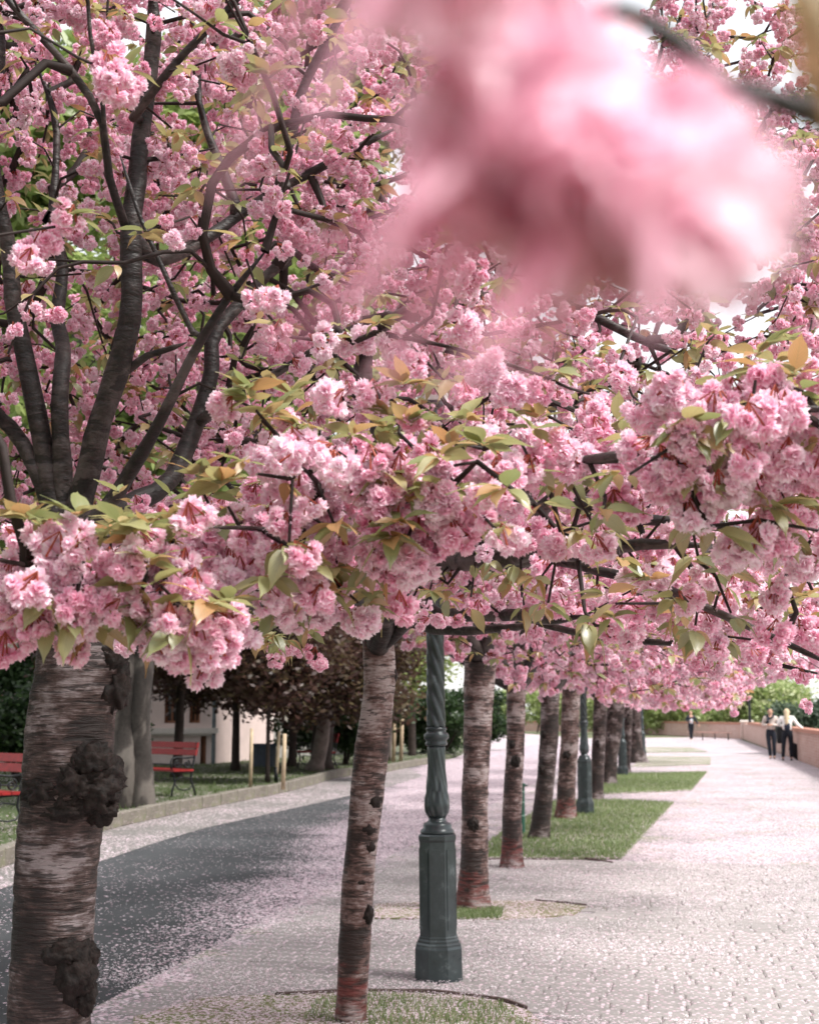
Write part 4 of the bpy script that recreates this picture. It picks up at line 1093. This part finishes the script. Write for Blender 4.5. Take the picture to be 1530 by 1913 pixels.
mb = MB(); mb.box((-2 * sc, .02, hh - .04), (48 * sc, .05, .09)); mb.build('crossbar', M_STAKE, r)
b = G(728, 1425, .1); bg_tree('young_tree', b, 'young tree with thin grey stem inside the wooden stake frame', 'tree', [(0, 0, 0), (.02, 0, 1), (0, 0, 2.4)], .05, [(0, 0, 2.9, .6, .6, .6), (.3, 0, 3.4, .5, .5, .6)], 2500, .08, M_GREEN, M_GREYBARK, None, .2, 61)

# bushes and hedge
def bush(base, label, blobs, n, size, mat, seed, group=None, clump=.2, name='bush'):
    b = Vector(base); r = tag(empty(name, b), label, 'bush' if name == 'bush' else 'hedge', group)
    V, F, T = leaf_cloud(blobs, n, size, np.random.RandomState(seed), clump); link('foliage', mesh_np('foliage', V, F, mat, tint=T), r)
    mb = MB()
    for k in range(4):
        e = blobs[k % len(blobs)]; mb.tube([(e[0] * .3, e[1] * .3, 0), (e[0] * .7, e[1] * .7, e[2] * .5), (e[0], e[1], e[2])], [.05, .035, .015], 6)
    mb.build('stems', M_DKBARK, r)
def bl(w, dd, h, n, r=.6): return [(q.uniform(-w, w), q.uniform(-dd, dd), q.uniform(.25, 1) * h, r, r, r * .8) for _ in range(n)]
bush(G(805, 1415), 'dark evergreen hedge behind the near lamp post', bl(1.25, .8, 2.2, 16), 15000, .09, M_DKGREEN, 71, None, .18, 'hedge')
bush(G(905, 1402), 'dark green bush between the straight cherry and the upright cherry', bl(.6, .6, 2.3, 7), 6000, .09, M_DKGREEN, 72)
bush(G(55, 1462, .15), 'dark green shrub between the left bench and the burled cherry', bl(1.6, .6, 1.7, 14), 12000, .08, M_DKGREEN, 73)
bush(G(640, 1428, .15), 'dark green shrub behind the small distant bench', bl(1.4, .8, 2.3, 12), 11000, .09, M_DKGREEN, 74)
bush(G(-70, 1430, .15), 'dark shrub beyond the left edge bench', bl(2.2, .8, 3.2, 14), 12000, .1, M_DKGREEN, 75)

# ------------------------------------------------------------------ pink house on the left
M_WALL = plain('pale_pink_render', (.56, .45, .42), .9, .10, 2.0, .15)
M_PLINTH = plain('pale_stone_render', (.62, .52, .49), .9, .08, 2.0, .15)
M_CORN = plain('cornice_stone', (.58, .53, .49), .8, .1, 4, .2)
M_FRAME = plain('brown_window_frame', (.20, .085, .045), .6, .2, 10, .2)
M_PANE = plain('dark_window_pane', (.03, .035, .04), .12, .2, 3, 0, spec=.6)
M_ROOF = plain('red_roof_tiles', (.28, .10, .06), .85, .3, 12, .5)
hb = G(393, 1437, .0); hb = Vector((hb.x, hb.y, 0)); s_ = depth(hb) / FPX
Xd = (CM.to_3x3() @ Vector((1, 0, 0))); Xd.z = 0; Xd.normalize(); ang = math.atan2(Xd.y, Xd.x) + R_(0)
house = tag(empty('house', hb, ang), 'pale pink house with stone ledge and brown window frames behind the red bench', 'house')
# local frame: x right, y away, origin at the corner with the drainpipe
Wd, Hh = 11.0, 7.2; plz = EYE + (1334 - 1362) * s_
def wall_with_holes(x0, x1, z0, z1, holes, name, mat, th=.35, y0=0):
    """front wall strip split round window openings"""
    xs = sorted({x0, x1} | {h[0] for h in holes} | {h[1] for h in holes}); zs = sorted({z0, z1} | {h[2] for h in holes} | {h[3] for h in holes}); mb = MB()
    for a, b_ in zip(xs, xs[1:]):
        for c_, d_ in zip(zs, zs[1:]):
            if any(h[0] <= a and b_ <= h[1] and h[2] <= c_ and d_ <= h[3] for h in holes): continue
            V = [(a, y0, c_), (b_, y0, c_), (b_, y0, d_), (a, y0, d_)]; mb.add(V, [(0, 1, 2, 3)])
    for h in holes:
        a, b_, c_, d_ = h
        mb.add([(a, y0, c_), (b_, y0, c_), (b_, y0 + th, c_), (a, y0 + th, c_)], [(0, 1, 2, 3)]); mb.add([(a, y0, d_), (b_, y0, d_), (b_, y0 + th, d_), (a, y0 + th, d_)], [(3, 2, 1, 0)])
        mb.add([(a, y0, c_), (a, y0, d_), (a, y0 + th, d_), (a, y0 + th, c_)], [(3, 2, 1, 0)]); mb.add([(b_, y0, c_), (b_, y0, d_), (b_, y0 + th, d_), (b_, y0 + th, c_)], [(0, 1, 2, 3)])
    return mb.build(name, mat, house)
X = lambda px: (px - 393) * s_
holes1 = [(X(305), X(332), plz + .02 + .15, plz + 1.9), (X(352), X(372), plz + .17, plz + 1.9), (X(225), X(262), plz + .17, plz + 1.9), (X(60), X(100), plz + .17, plz + 1.9), (X(-40), X(0), plz + .17, plz + 1.9)]
holes2 = [(h[0], h[1], 4.4, 6.2) for h in holes1]
cell = (X(374), X(385), .12, 1.0)
wall_with_holes(-Wd, 0, plz, Hh, holes1 + holes2, 'wall', M_WALL)
wall_with_holes(-Wd, 0, 0, plz - .12, [cell], 'plinth_wall', M_PLINTH)
mb = MB(); mb.box((-Wd / 2 + .06, -.05, plz - .045), (Wd + .3, .34, .15)); mb.box((-Wd / 2 + .04, -.03, plz - .15), (Wd + .2, .22, .07)); mb.build('cornice', M_CORN, house)
mb = MB(); mb.add([(0, 0, 0), (1.7, 7, 0), (1.7, 7, Hh), (0, 0, Hh)], [(0, 1, 2, 3)]); mb.add([(-Wd, 0, 0), (-Wd, 8, 0), (-Wd, 8, Hh), (-Wd, 0, Hh)], [(3, 2, 1, 0)]); mb.add([(-Wd, 8, 0), (1.7, 7, 0), (1.7, 7, Hh), (-Wd, 8, Hh)], [(3, 2, 1, 0)]); mb.build('side_wall', M_WALL, house)
for h in holes1 + holes2 + [cell]:
    a, b_, c_, d_ = h; mb = MB(); t_ = .07
    for bx in (((a + b_) / 2, c_ + t_ / 2, b_ - a, t_), ((a + b_) / 2, d_ - t_ / 2, b_ - a, t_), (a + t_ / 2, (c_ + d_) / 2, t_, d_ - c_ - 2 * t_), (b_ - t_ / 2, (c_ + d_) / 2, t_, d_ - c_ - 2 * t_), ((a + b_) / 2, (c_ + d_) / 2, .05, d_ - c_ - 2 * t_)):
        mb.box((bx[0], .16, bx[1]), (bx[2], .07, bx[3]))
    wf = mb.build('window', M_FRAME, house); mb = MB(); mb.box(((a + b_) / 2, .22, (c_ + d_) / 2), (b_ - a, .01, d_ - c_)); mb.build('pane', M_PANE, wf)
mb = MB(); mb.add([(-Wd - .5, -.6, Hh), (.6, -.6, Hh), (2.3, 7.6, Hh), (-Wd - .5, 8.6, Hh), (-Wd + 2, 3.8, Hh + 2.4), (-1, 3.6, Hh + 2.4)], [(0, 1, 5, 4), (1, 2, 5), (2, 3, 4, 5), (3, 0, 4), (3, 2, 1, 0)]); mb.build('roof', M_ROOF, house)
mb = MB(); mb.tube([(.10, -.12, .1), (.10, -.12, Hh)], .06, 8); mb.build('drainpipe', plain('zinc_pipe', (.12, .14, .15), .5), house)
# pale garden wall and blue grey utility box beyond the house
def wallbox(p0, p1, h, name, mat, label, cat, th=.3, zb=0):
    mb = MB(); d_ = (p1 - p0); L_ = d_.length; r = tag(empty(name, Vector((p0.x, p0.y, zb)), math.atan2(d_.y, d_.x)), label, cat)
    mb.box((L_ / 2, th / 2, h / 2), (L_, th, h)); mb.build('wall', mat, r); mb = MB(); mb.box((L_ / 2, th / 2, h + .05), (L_ + .1, th + .12, .10)); mb.build('coping', M_CORN, r); return r
wallbox(G(470, 1428), G(700, 1412), 1.35, 'garden_wall', plain('grey_garden_wall', (.26, .25, .23), .9, .2, 2), 'low grey garden wall behind the red-leaved trees', 'wall')
b = G(492, 1432, .15); r = tag(empty('utility_box', b), 'blue-grey utility box on the lawn between the stakes', 'utility box')
mb = MB(); mb.box((0, 0, .28), (.62, .35, .56)); mb.build('cabinet', plain('blue_grey_paint', (.05, .065, .085), .5), r)
mb = MB(); mb.box((0, 0, .585), (.68, .4, .05), taper=.92); mb.build('lid', plain('blue_grey_lid', (.05, .07, .10), .5), r)

# ------------------------------------------------------------------ brick parapet walls round the terrace
m, t = newmat('parapet_brick'); N = NT(t); c = N.n('ShaderNodeTexCoord').outputs['Object']
cm = N.n('ShaderNodeCombineXYZ'); sx = N.n('ShaderNodeSeparateXYZ'); N.l(c, sx.inputs[0]); N.l(sx.outputs[0], cm.inputs[0]); N.l(sx.outputs[2], cm.inputs[1])
br = N.n('ShaderNodeTexBrick'); N.l(cm.outputs[0], br.inputs['Vector']); br.inputs['Scale'].default_value = 1.0; br.inputs['Brick Width'].default_value = .26; br.inputs['Row Height'].default_value = .085
br.inputs['Mortar Size'].default_value = .008; br.inputs['Color1'].default_value = (.36, .19, .15, 1); br.inputs['Color2'].default_value = (.46, .29, .24, 1); br.inputs['Mortar'].default_value = (.50, .42, .38, 1)
col = N.mix(N.ramp(N.noise(c, 1.1, 5, .6), [(.35, (0, 0, 0)), (.7, (.35, .35, .35))]), br.outputs[0], (.50, .38, .34))
N.out(N.principled(col, .9, br.outputs[1], -.4, .01)); M_BRICK = m
M_CAP = plain('brick_coping', (.36, .17, .12), .85, .2, 8, .3)
M_CAPP = plain('pale_stone_coping', (.6, .55, .5), .85, .1, 8, .3)
def parapet(p0, p1, h, label, th=.45, capm=M_CAP):
    d_ = p1 - p0; L_ = d_.length; r = tag(empty('parapet_wall', Vector((p0.x, p0.y, 0)), math.atan2(d_.y, d_.x)), label, 'wall', 'brick parapet round the terrace')
    mb = MB(); mb.box((L_ / 2, 0, (h - .12) / 2), (L_, th, h - .12)); mb.build('brickwork', M_BRICK, r)
    n = max(1, int(L_ / 1.0)); 
    for k in range(n):
        if k < 60:
            mb = MB(); mb.box(((k + .5) * L_ / n, 0, h - .06), (L_ / n - .012, th + .1, .12), taper=.96); mb.build('coping_stone', capm, r)
    return r
pA = Vector((4.06 + .25, 24, 0)); pB = Vector((G(1395, 1381).x, G(1395, 1381).y, 0)); pC = G(1150, 1368); pD = G(975, 1366)
parapet(pA, pB, 1.08, 'brick parapet running along the right side of the path')
parapet(pB, pC, 1.02, 'brick parapet across the far end behind the low bench')
parapet(pC, G(1190, 1371), 1.0, 'paler stretch of far parapet behind the walking man', .45) if False else None
parapet(pC, pD, .92, 'furthest stretch of brick parapet, left of the last cherry trunks')
mb = MB(); r = tag(empty('wall_pier', pB), 'pale stone pier where the two stretches of brick parapet meet', 'pier')
mb.box((0, 0, .54), (.7, .7, 1.08)); mb.build('shaft', plain('pale_pier', (.55, .42, .37), .9, .15, 3), r); mb = MB(); mb.box((0, 0, 1.13), (.84, .84, .1), taper=.9); mb.build('cap', M_CAPP, r)

# low bench at the far wall
def low_bench(base, rz, label):
    r = tag(empty('low_bench', base, rz), label, 'bench', 'low benches at the far wall')
    for y_ in (-.12, .03, .18): mb = MB(); mb.box((0, y_, .45), (1.9, .12, .05)); mb.build('seat_board', plain('weathered_boards', (.33, .20, .17), .8), r)
    for x in (-.75, .75):
        mb = MB(); mb.tube([(x, -.2, 0), (x, -.16, .42), (x, .2, .42), (x, .24, 0)], .03, 6); mb.build('leg_frame', M_BLK, r)
low_bench(G(1336, 1383), 0, 'low slatted bench with black legs in front of the far brick wall')
low_bench(G(1312, 1381), 0, 'second low bench partly behind the walking man')

# ------------------------------------------------------------------ beyond the wall
for i, (px, dd, w_, h, n, mat, lab) in enumerate([
    (1000, 118, 7, 3.6, 9000, M_PALEGREEN, 'pale green shrubs behind the far wall at the left end'),
    (1150, 112, 6, 3.4, 9000, M_PALEGREEN, 'pale green shrubs behind the far wall behind the cherry row'),
    (1240, 108, 6, 3.6, 9000, M_PALEGREEN, 'pale yellow-green shrubs above the far wall behind the walking man'),
    (1345, 104, 6, 3.2, 9000, M_PALEGREEN, 'pale green shrubs above the low benches'),
    (1430, 100, 4.5, 4.0, 9000, M_PALEGREEN, 'pale green shrub above the wall behind the man in the light jacket')]):
    b = at(px, 1345, dd); b.z = 0; bush(b, lab, bl(w_ / 2, 1.5, h, 14, 1.0), n, .16, mat, 80 + i, 'pale shrubs beyond the parapet', .35)
b = at(1500, 1345, 56); b.z = 0; bush(b, 'rounded dark grey-green bush beyond the wall behind the woman', bl(1.0, .9, 1.75, 12, .5), 12000, .09, foliage_mat('grey_green_foliage', (.05, .08, .05), (.09, .13, .08), (.14, .18, .12)), 90)
b = at(1400, 1345, 82); b.z = 0; r = tag(empty('lamp_pole', b), 'thin dark pole rising beyond the far wall right of the benches', 'pole')
mb = MB(); mb.tube([(0, 0, 0), (0, 0, 5.0)], [.09, .06], 8); mb.build('pole', M_BLK, r); mb = MB(); mb.lathe([(.06, 5.0), (.2, 5.1), (.22, 5.3), (.05, 5.45)], 10); mb.build('lamp_head', M_BLK, r)
for i, (px, dd, H) in enumerate([(1450, 150, 9), (1600, 140, 10), (1300, 170, 8)]):
    b = at(px, 1345, dd); b.z = -2
    bg_tree('distant_tree', b, ['distant pale tree above the parapet between the man and the woman', 'distant pale tree at the right edge above the dark bush', 'distant pale tree above the walking man'][i], 'tree',
            [(0, 0, 0), (0, 0, 3), (.2, 0, H * .8)], .2, blobs_round(0, 0, H * .6, 3.5, H * .55, 9, q), 3500, .22, M_PALEGREEN, M_GREYBARK, 'distant trees beyond the parapet', .5, 95 + i)

# ------------------------------------------------------------------ people
def skinned(name, verts, edges, radii, mat, parent, sub=1, roots=(0,)):
    me = bpy.data.meshes.new(name); me.from_pydata([tuple(v) for v in verts], edges, [])
    o = link(name, me, parent); sk = o.modifiers.new('skin', 'SKIN'); sk.use_smooth_shade = True
    for i, r_ in enumerate(radii):
        v = me.skin_vertices[0].data[i]; v.radius = (r_, r_) if not isinstance(r_, tuple) else r_
        v.use_root = i in roots
    o.modifiers.new('sub', 'SUBSURF').levels = sub; o.modifiers['sub'].render_levels = sub; me.materials.append(mat); return o
M_SKIN = plain('skin', (.52, .30, .22), .6, .1)
def figure(base, rz, label, J, jacket, trousers, hairm, hair='short', shoes=None, sleeves=None, vest=None):
    """J: joints in metres, x right, -y facing"""
    r = tag(empty('person', base, rz), label, 'person')
    Vn = {}; V = []; E = []; Rr = []
    def add(n, p, rad, par=None):
        Vn[n] = len(V); V.append(Vector(p)); Rr.append(rad)
        if par: E.append((Vn[par], Vn[n]))
    add('pelvis', J['pelvis'], (.13, .10)); add('waist', J['waist'], (.12, .09), 'pelvis'); add('chest', J['chest'], (.15, .105), 'waist'); add('neck', J['neck'], .055, 'chest')
    add('head0', Vector(J['head']) + Vector((0, 0, -.07)), (.072, .08), 'neck'); add('head1', Vector(J['head']) + Vector((0, .005, .03)), (.082, .095), 'head0'); add('head2', Vector(J['head']) + Vector((0, .01, .10)), (.055, .065), 'head1')
    for s_ in 'LR':
        add('sh' + s_, J['sh' + s_], .060, 'chest'); add('el' + s_, J['el' + s_], .043, 'sh' + s_); add('wr' + s_, J['wr' + s_], .028, 'el' + s_)
        dv = (Vector(J['wr' + s_]) - Vector(J['el' + s_])).normalized(); sd_ = dv.cross(Vector((0, 1, 0))).normalized(); hp = Vector(J['wr' + s_]) + dv * .06
        add('pa' + s_, hp, (.034, .018), 'wr' + s_)
        for f_ in range(4):
            fb = hp + dv * .03 + sd_ * (f_ - 1.5) * .019; add('f%s%d' % (s_, f_), fb, .009, 'pa' + s_); add('g%s%d' % (s_, f_), fb + dv * (.05 - .008 * abs(f_ - 1.3)) + Vector((0, -.012, -.008)), .007, 'f%s%d' % (s_, f_))
        add('t' + s_, hp + sd_ * .045 + dv * .0, .010, 'pa' + s_); add('u' + s_, hp + sd_ * .055 + dv * .035, .008, 't' + s_)
        add('hip' + s_, J['hip' + s_], .085, 'pelvis'); add('kn' + s_, J['kn' + s_], .058, 'hip' + s_); add('an' + s_, J['an' + s_], .038, 'kn' + s_)
        add('to' + s_, Vector(J['an' + s_]) + Vector((0, -.13, -.045)), (.035, .025), 'an' + s_)
    skinned('body', V, E, Rr, M_SKIN, r)
    def garment(nm, chain, mat, grow, edges):
        vs = [Vector(J[c]) for c, _ in chain]; skinned(nm, vs, edges, [g if isinstance(g, tuple) else g for _, g in chain], mat, r)
    garment('trousers', [('pelvis', (.150, .125)), ('hipL', .102), ('knL', .076), ('anL', .060), ('hipR', .102), ('knR', .076), ('anR', .060), ('waist', (.135, .105))], trousers, 0, [(0, 1), (1, 2), (2, 3), (0, 4), (4, 5), (5, 6), (0, 7)])
    garment('jacket', [('chest', (.185, .135)), ('waist', (.155, .125)), ('pelvis', (.165, .135)), ('shL', .085), ('elL', .062), ('wrL', .045), ('shR', .085), ('elR', .062), ('wrR', .045)], jacket, 0, [(0, 1), (1, 2), (0, 3), (3, 4), (4, 5), (0, 6), (6, 7), (7, 8)])
    if vest: garment('vest', [('chest', (.165, .155)), ('waist', (.14, .148)), ('pelvis', (.13, .15))], vest, 0, [(0, 1), (1, 2)])
    # face: nose, eyes, mouth, ears
    H = Vector(J['head']); mb = MB(); mb.add([H + Vector((-.012, -.088, 0)), H + Vector((.012, -.088, 0)), H + Vector((0, -.115, -.02)), H + Vector((0, -.09, .03))], [(0, 1, 2), (0, 2, 3), (1, 3, 2)]); mb.build('nose', M_SKIN, r)
    for s_ in (-1, 1):
        mb = MB(); mb.lathe([(.001, -.008), (.009, 0), (.001, .008)], 8, c=tuple(H + Vector((s_ * .032, -.092, .02)))); mb.build('eye', M_BLK, r)
        mb = MB(); mb.lathe([(.004, -.03), (.016, 0), (.006, .03)], 8, c=tuple(H + Vector((s_ * .088, .01, 0)))); mb.build('ear', M_SKIN, r)
    mb = MB(); mb.box(tuple(H + Vector((0, -.086, -.055))), (.045, .008, .008)); mb.build('mouth', plain('lips', (.4, .12, .10), .6), r)
    if hair == 'short': skinned('hair', [H + Vector((0, .03, .02)), H + Vector((0, .02, .085))], [(0, 1)], [(.088, .085), (.075, .085)], hairm, r)
    else: skinned('hair', [H + Vector((0, .01, .10)), H + Vector((0, .035, .03)), H + Vector((.0, .085, -.12)), H + Vector((.01, .12, -.30)), H + Vector((.01, .12, -.46))], [(0, 1), (1, 2), (2, 3), (3, 4)], [(.075, .085), (.098, .09), (.09, .05), (.075, .035), (.04, .02)], hairm, r)
    for s_ in 'LR':
        a = Vector(J['an' + s_]); skinned('shoe', [a + Vector((0, .04, -.045)), a + Vector((0, -.05, -.05)), a + Vector((0, -.15, -.055))], [(0, 1), (1, 2)], [(.045, .04), (.045, .035), (.04, .026)], shoes or M_BLK, r)
    return r
cloth = lambda n, c: plain(n, c, .9, .15, 12, .3)
stand = dict(pelvis=(0, 0, .95), waist=(0, 0, 1.12), chest=(0, 0, 1.34), neck=(0, 0, 1.49), head=(0, -.01, 1.63), shL=(-.19, 0, 1.42), shR=(.19, 0, 1.42),
             elL=(-.25, .02, 1.14), elR=(.25, .02, 1.14), wrL=(-.2, -.12, .92), wrR=(.2, -.12, .92), hipL=(-.10, 0, .88), hipR=(.10, 0, .88), knL=(-.10, -.02, .48), knR=(.10, -.02, .48), anL=(-.10, .02, .085), anR=(.10, .02, .085))
J = dict(stand); J.update(elL=(-.27, -.05, 1.17), wrL=(-.10, -.26, 1.17), elR=(.28, -.03, 1.17), wrR=(.06, -.27, 1.18), knL=(-.07, -.03, .48), anL=(-.04, .02, .085), anR=(.09, .03, .085))
man = figure(G(1441, 1418), R_(-8), 'man with reddish hair, beige fleece and dark scarf, hands together by the right wall', J, cloth('beige_fleece', (.52, .44, .40)), cloth('dark_navy_trousers', (.018, .022, .032)), cloth('reddish_hair', (.25, .08, .04)))
mb = MB(); mb.tube([(-.10, -.14, 1.46), (0, -.16, 1.40), (.10, -.14, 1.46), (.11, 0, 1.5), (0, .1, 1.5), (-.11, 0, 1.5), (-.10, -.14, 1.46)], .035, 8); mb.tube([(-.06, -.15, 1.42), (-.10, -.18, 1.2)], [.045, .05], 8); mb.build('scarf', cloth('dark_scarf', (.02, .025, .035)), man, smooth=True)
J = dict(stand); J.update(elL=(-.30, .02, 1.22), wrL=(-.18, -.22, 1.15), elR=(.33, -.02, 1.20), wrR=(.52, -.06, 1.06), knL=(-.14, -.01, .48), anL=(-.17, .02, .085), knR=(.11, -.02, .48), anR=(.10, .03, .085))
wom = figure(G(1472, 1421), R_(180 - 5), 'woman seen from behind, long blonde hair, white sleeves, one hand on the wall', {k: (-v[0], v[1], v[2]) for k, v in J.items()}, cloth('white_blouse', (.78, .76, .74)), cloth('black_leggings', (.010, .012, .018)), cloth('blonde_hair', (.62, .50, .34)), 'long', vest=cloth('dark_blue_vest', (.022, .028, .045)))
J = dict(stand); J.update(elR=(.30, .03, 1.18), wrR=(.42, -.05, .95), elL=(-.27, -.02, 1.17), wrL=(-.08, -.22, 1.12), knL=(-.06, -.06, .49), anL=(-.03, -.06, .09), knR=(.05, .03, .48), anR=(.04, .12, .085))
wk = figure(G(1291, 1384), R_(6), 'walking man in open black jacket over pale shirt, far down the path', J, cloth('black_jacket', (.02, .024, .034)), cloth('black_trousers', (.012, .014, .02)), cloth('brown_hair', (.08, .05, .03)), vest=cloth('pale_shirt', (.55, .56, .60)), shoes=cloth('white_shoes', (.7, .7, .7)))
# things by the woman
b = G(1488, 1420); r = tag(empty('backpack', b), 'black backpack leaning on the ground beside the woman', 'bag'); M_BAG = cloth('black_fabric', (.012, .012, .014))
bm = bmesh.new(); bmesh.ops.create_icosphere(bm, subdivisions=3, radius=1)
for v in bm.verts:
    p = v.co; k = 1 + .08 * noise.noise(p * 3); v.co = Vector((p.x * .20, p.y * .16, p.z * .30)) * k; v.co.x += -.25 * v.co.z; v.co.z = max(v.co.z + .27, 0)
me = bpy.data.meshes.new('pack'); bm.to_mesh(me); bm.free(); me.materials.append(M_BAG); me.polygons.foreach_set('use_smooth', [True] * len(me.polygons)); link('pack', me, r)
for s_ in (-1, 1): mb = MB(); mb.tube([(-.12, s_ * .08, .5), (-.24, s_ * .09, .4), (-.2, s_ * .09, .15)], .02, 6); mb.build('strap', M_BAG, r)
mb = MB(); mb.tube([(-.08, -.04, .54), (-.08, 0, .6), (-.08, .04, .54)], .012, 6); mb.build('handle', M_BAG, r)
b = Vector((pA.x - .30, G(1500, 1418).y + 3, 0.45)); r = tag(empty('litter_bin', b), 'narrow black litter bin fixed to the parapet right of the woman', 'litter bin')
mb = MB(); mb.box((0, 0, .3), (.22, .32, .55), taper=1.06); mb.build('bin', M_BAG, r); mb = MB(); mb.box((0, 0, .6), (.25, .36, .04)); mb.build('rim', M_BLK, r)

# ------------------------------------------------------------------ fallen petals, real ones near, and grass
def petals(name, P, mat, smin=.006, smax=.011, seed=0, zb=.022):
    rr = np.random.RandomState(seed); n = len(P); a = rr.uniform(0, 2 * np.pi, n); s_ = rr.uniform(smin, smax, n); e = rr.uniform(.45, .9, n)
    dx = np.stack([np.cos(a), np.sin(a), rr.normal(0, .12, n)], 1) * s_[:, None]; dy = np.stack([-np.sin(a), np.cos(a), rr.normal(0, .12, n)], 1) * (s_ * e)[:, None]
    V = np.zeros((n * 4, 3)); up = np.array([0, 0, 1]) * (s_ * .35)[:, None]
    V[0::4] = P - dx; V[1::4] = P - dy * .8 + up; V[2::4] = P + dx; V[3::4] = P + dy * .8 + up; V[:, 2] = np.maximum(V[:, 2], np.repeat(P[:, 2], 4) - .003)
    F = np.zeros((n * 2, 3), np.int32); i4 = np.arange(n) * 4; F[0::2] = np.stack([i4, i4 + 1, i4 + 2], 1); F[1::2] = np.stack([i4, i4 + 2, i4 + 3], 1)
    o = link(name, mesh_np(name, V, F, mat, tint=np.repeat(np.clip(rr.normal(.75, .25, n), 0, 1), 4))); tag(o, None, None, None, 'stuff'); return o
M_FALLEN = petal_mat('fallen_petal', (.60, .42, .48), (.77, .64, .69), (.87, .82, .85), .15)
def nz(P, sc, off=0):
    out = np.zeros(len(P))
    for i in range(len(P)): out[i] = noise.fractal(Vector((P[i, 0] * sc + off, P[i, 1] * sc, 0)), 1.0, 2.0, 3)
    return out
rr = np.random.RandomState(77); cand = 420000
yy = 5.8 * (30 / 5.8) ** (rr.uniform(0, 1, cand) ** 1.0)                 # denser near the camera
xx = rr.uniform(-9, 4, cand); P = np.stack([xx, yy, np.zeros(cand)], 1); u, v, d = proj(P)
ok = (u > -30) & (u < 1560) & (v < 1950); P = P[ok]; yy = P[:, 1]
gx = rr.uniform(0, 1, len(P)); nv = nz(P, .8) + .5 * nz(P, 3.0, 5)
dens = np.clip(.58 + nv * 1.7, .06, 1.0)
roadish = P[:, 0] < BX
fall = np.clip(1 - (BX - P[:, 0]) / np.interp(P[:, 1], [7, 9, 13, 18, 25], [.5, .8, 1.3, 2.2, 3.2]), 0, 1) ** 1.0
dens = np.where(roadish, (.05 + 1.1 * fall) * np.clip(.6 + nv, .1, 1.2), dens)
bare = (P[:, 0] > -1.0) & (P[:, 1] > 7.6) & (P[:, 1] < 9.6); dens = np.where(bare, dens * .28, dens)
bare2 = (P[:, 0] > .4) & (P[:, 1] < 10.5); dens = np.where(bare2, dens * .38, dens)
onlawn = inside([tuple(p) for p in lawn_pts], P[:, 0], P[:, 1]); dens = np.where(onlawn, 0, dens)
for pl in plots[2:]: dens = np.where(inside(pl, P[:, 0], P[:, 1]), dens * .65, dens)
P = P[gx < dens]; P[:, 2] = np.where(P[:, 0] < BX, .004, .025)
petals('fallen_petals', P, M_FALLEN, .0045, .0090, 5)

def grass(name, polys, n, hmin, hmax, w_, mat, zb, seed, dmax=60, label=None):
    rr = np.random.RandomState(seed); out = []
    for poly in polys:
        pl = np.array([tuple(p)[:2] for p in poly]); lo, hi = pl.min(0), pl.max(0); c = rr.uniform(lo, hi, (n * 6, 2)); c = c[inside(poly, c[:, 0], c[:, 1])]
        Q = np.concatenate([c, np.full((len(c), 1), zb)], 1); u, v, d = proj(Q); c = c[(u > -40) & (u < 1570) & (v < 1980) & (d < dmax) & (d > 1)]; out.append(c[:n])
    c = np.concatenate(out); m_ = len(c); a = rr.uniform(0, 6.28, m_); h = rr.uniform(hmin, hmax, m_); ln = rr.uniform(-.6, .6, (m_, 2)) * h[:, None]
    sx_, sy_ = np.cos(a) * w_, np.sin(a) * w_; V = np.zeros((m_ * 3, 3)); V[0::3, 0] = c[:, 0] - sx_; V[0::3, 1] = c[:, 1] - sy_; V[1::3, 0] = c[:, 0] + sx_; V[1::3, 1] = c[:, 1] + sy_
    V[0::3, 2] = V[1::3, 2] = zb; V[2::3, :2] = c + ln; V[2::3, 2] = zb + h
    o = link(name, mesh_np(name, V, np.arange(m_ * 3).reshape(m_, 3), mat, tint=np.repeat(rr.uniform(0, 1, m_), 3))); tag(o, None, None, None, 'stuff'); return o
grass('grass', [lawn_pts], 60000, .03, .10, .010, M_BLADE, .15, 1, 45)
grass('grass', plots[2:4], 16000, .025, .06, .006, M_BLADEP, .028, 2)
tufts = [[tuple(G(a, b_).xy) for a, b_ in pl] for pl in ([(845, 1722), (935, 1720), (940, 1700), (850, 1704)], [(560, 1913), (1000, 1940), (940, 1880), (700, 1862), (600, 1870)], [(910, 1606), (960, 1606), (950, 1570), (930, 1575)])]
grass('grass', tufts, 1800, .015, .045, .004, M_BLADEP, .016, 3)
print('objects', len(bpy.data.objects))
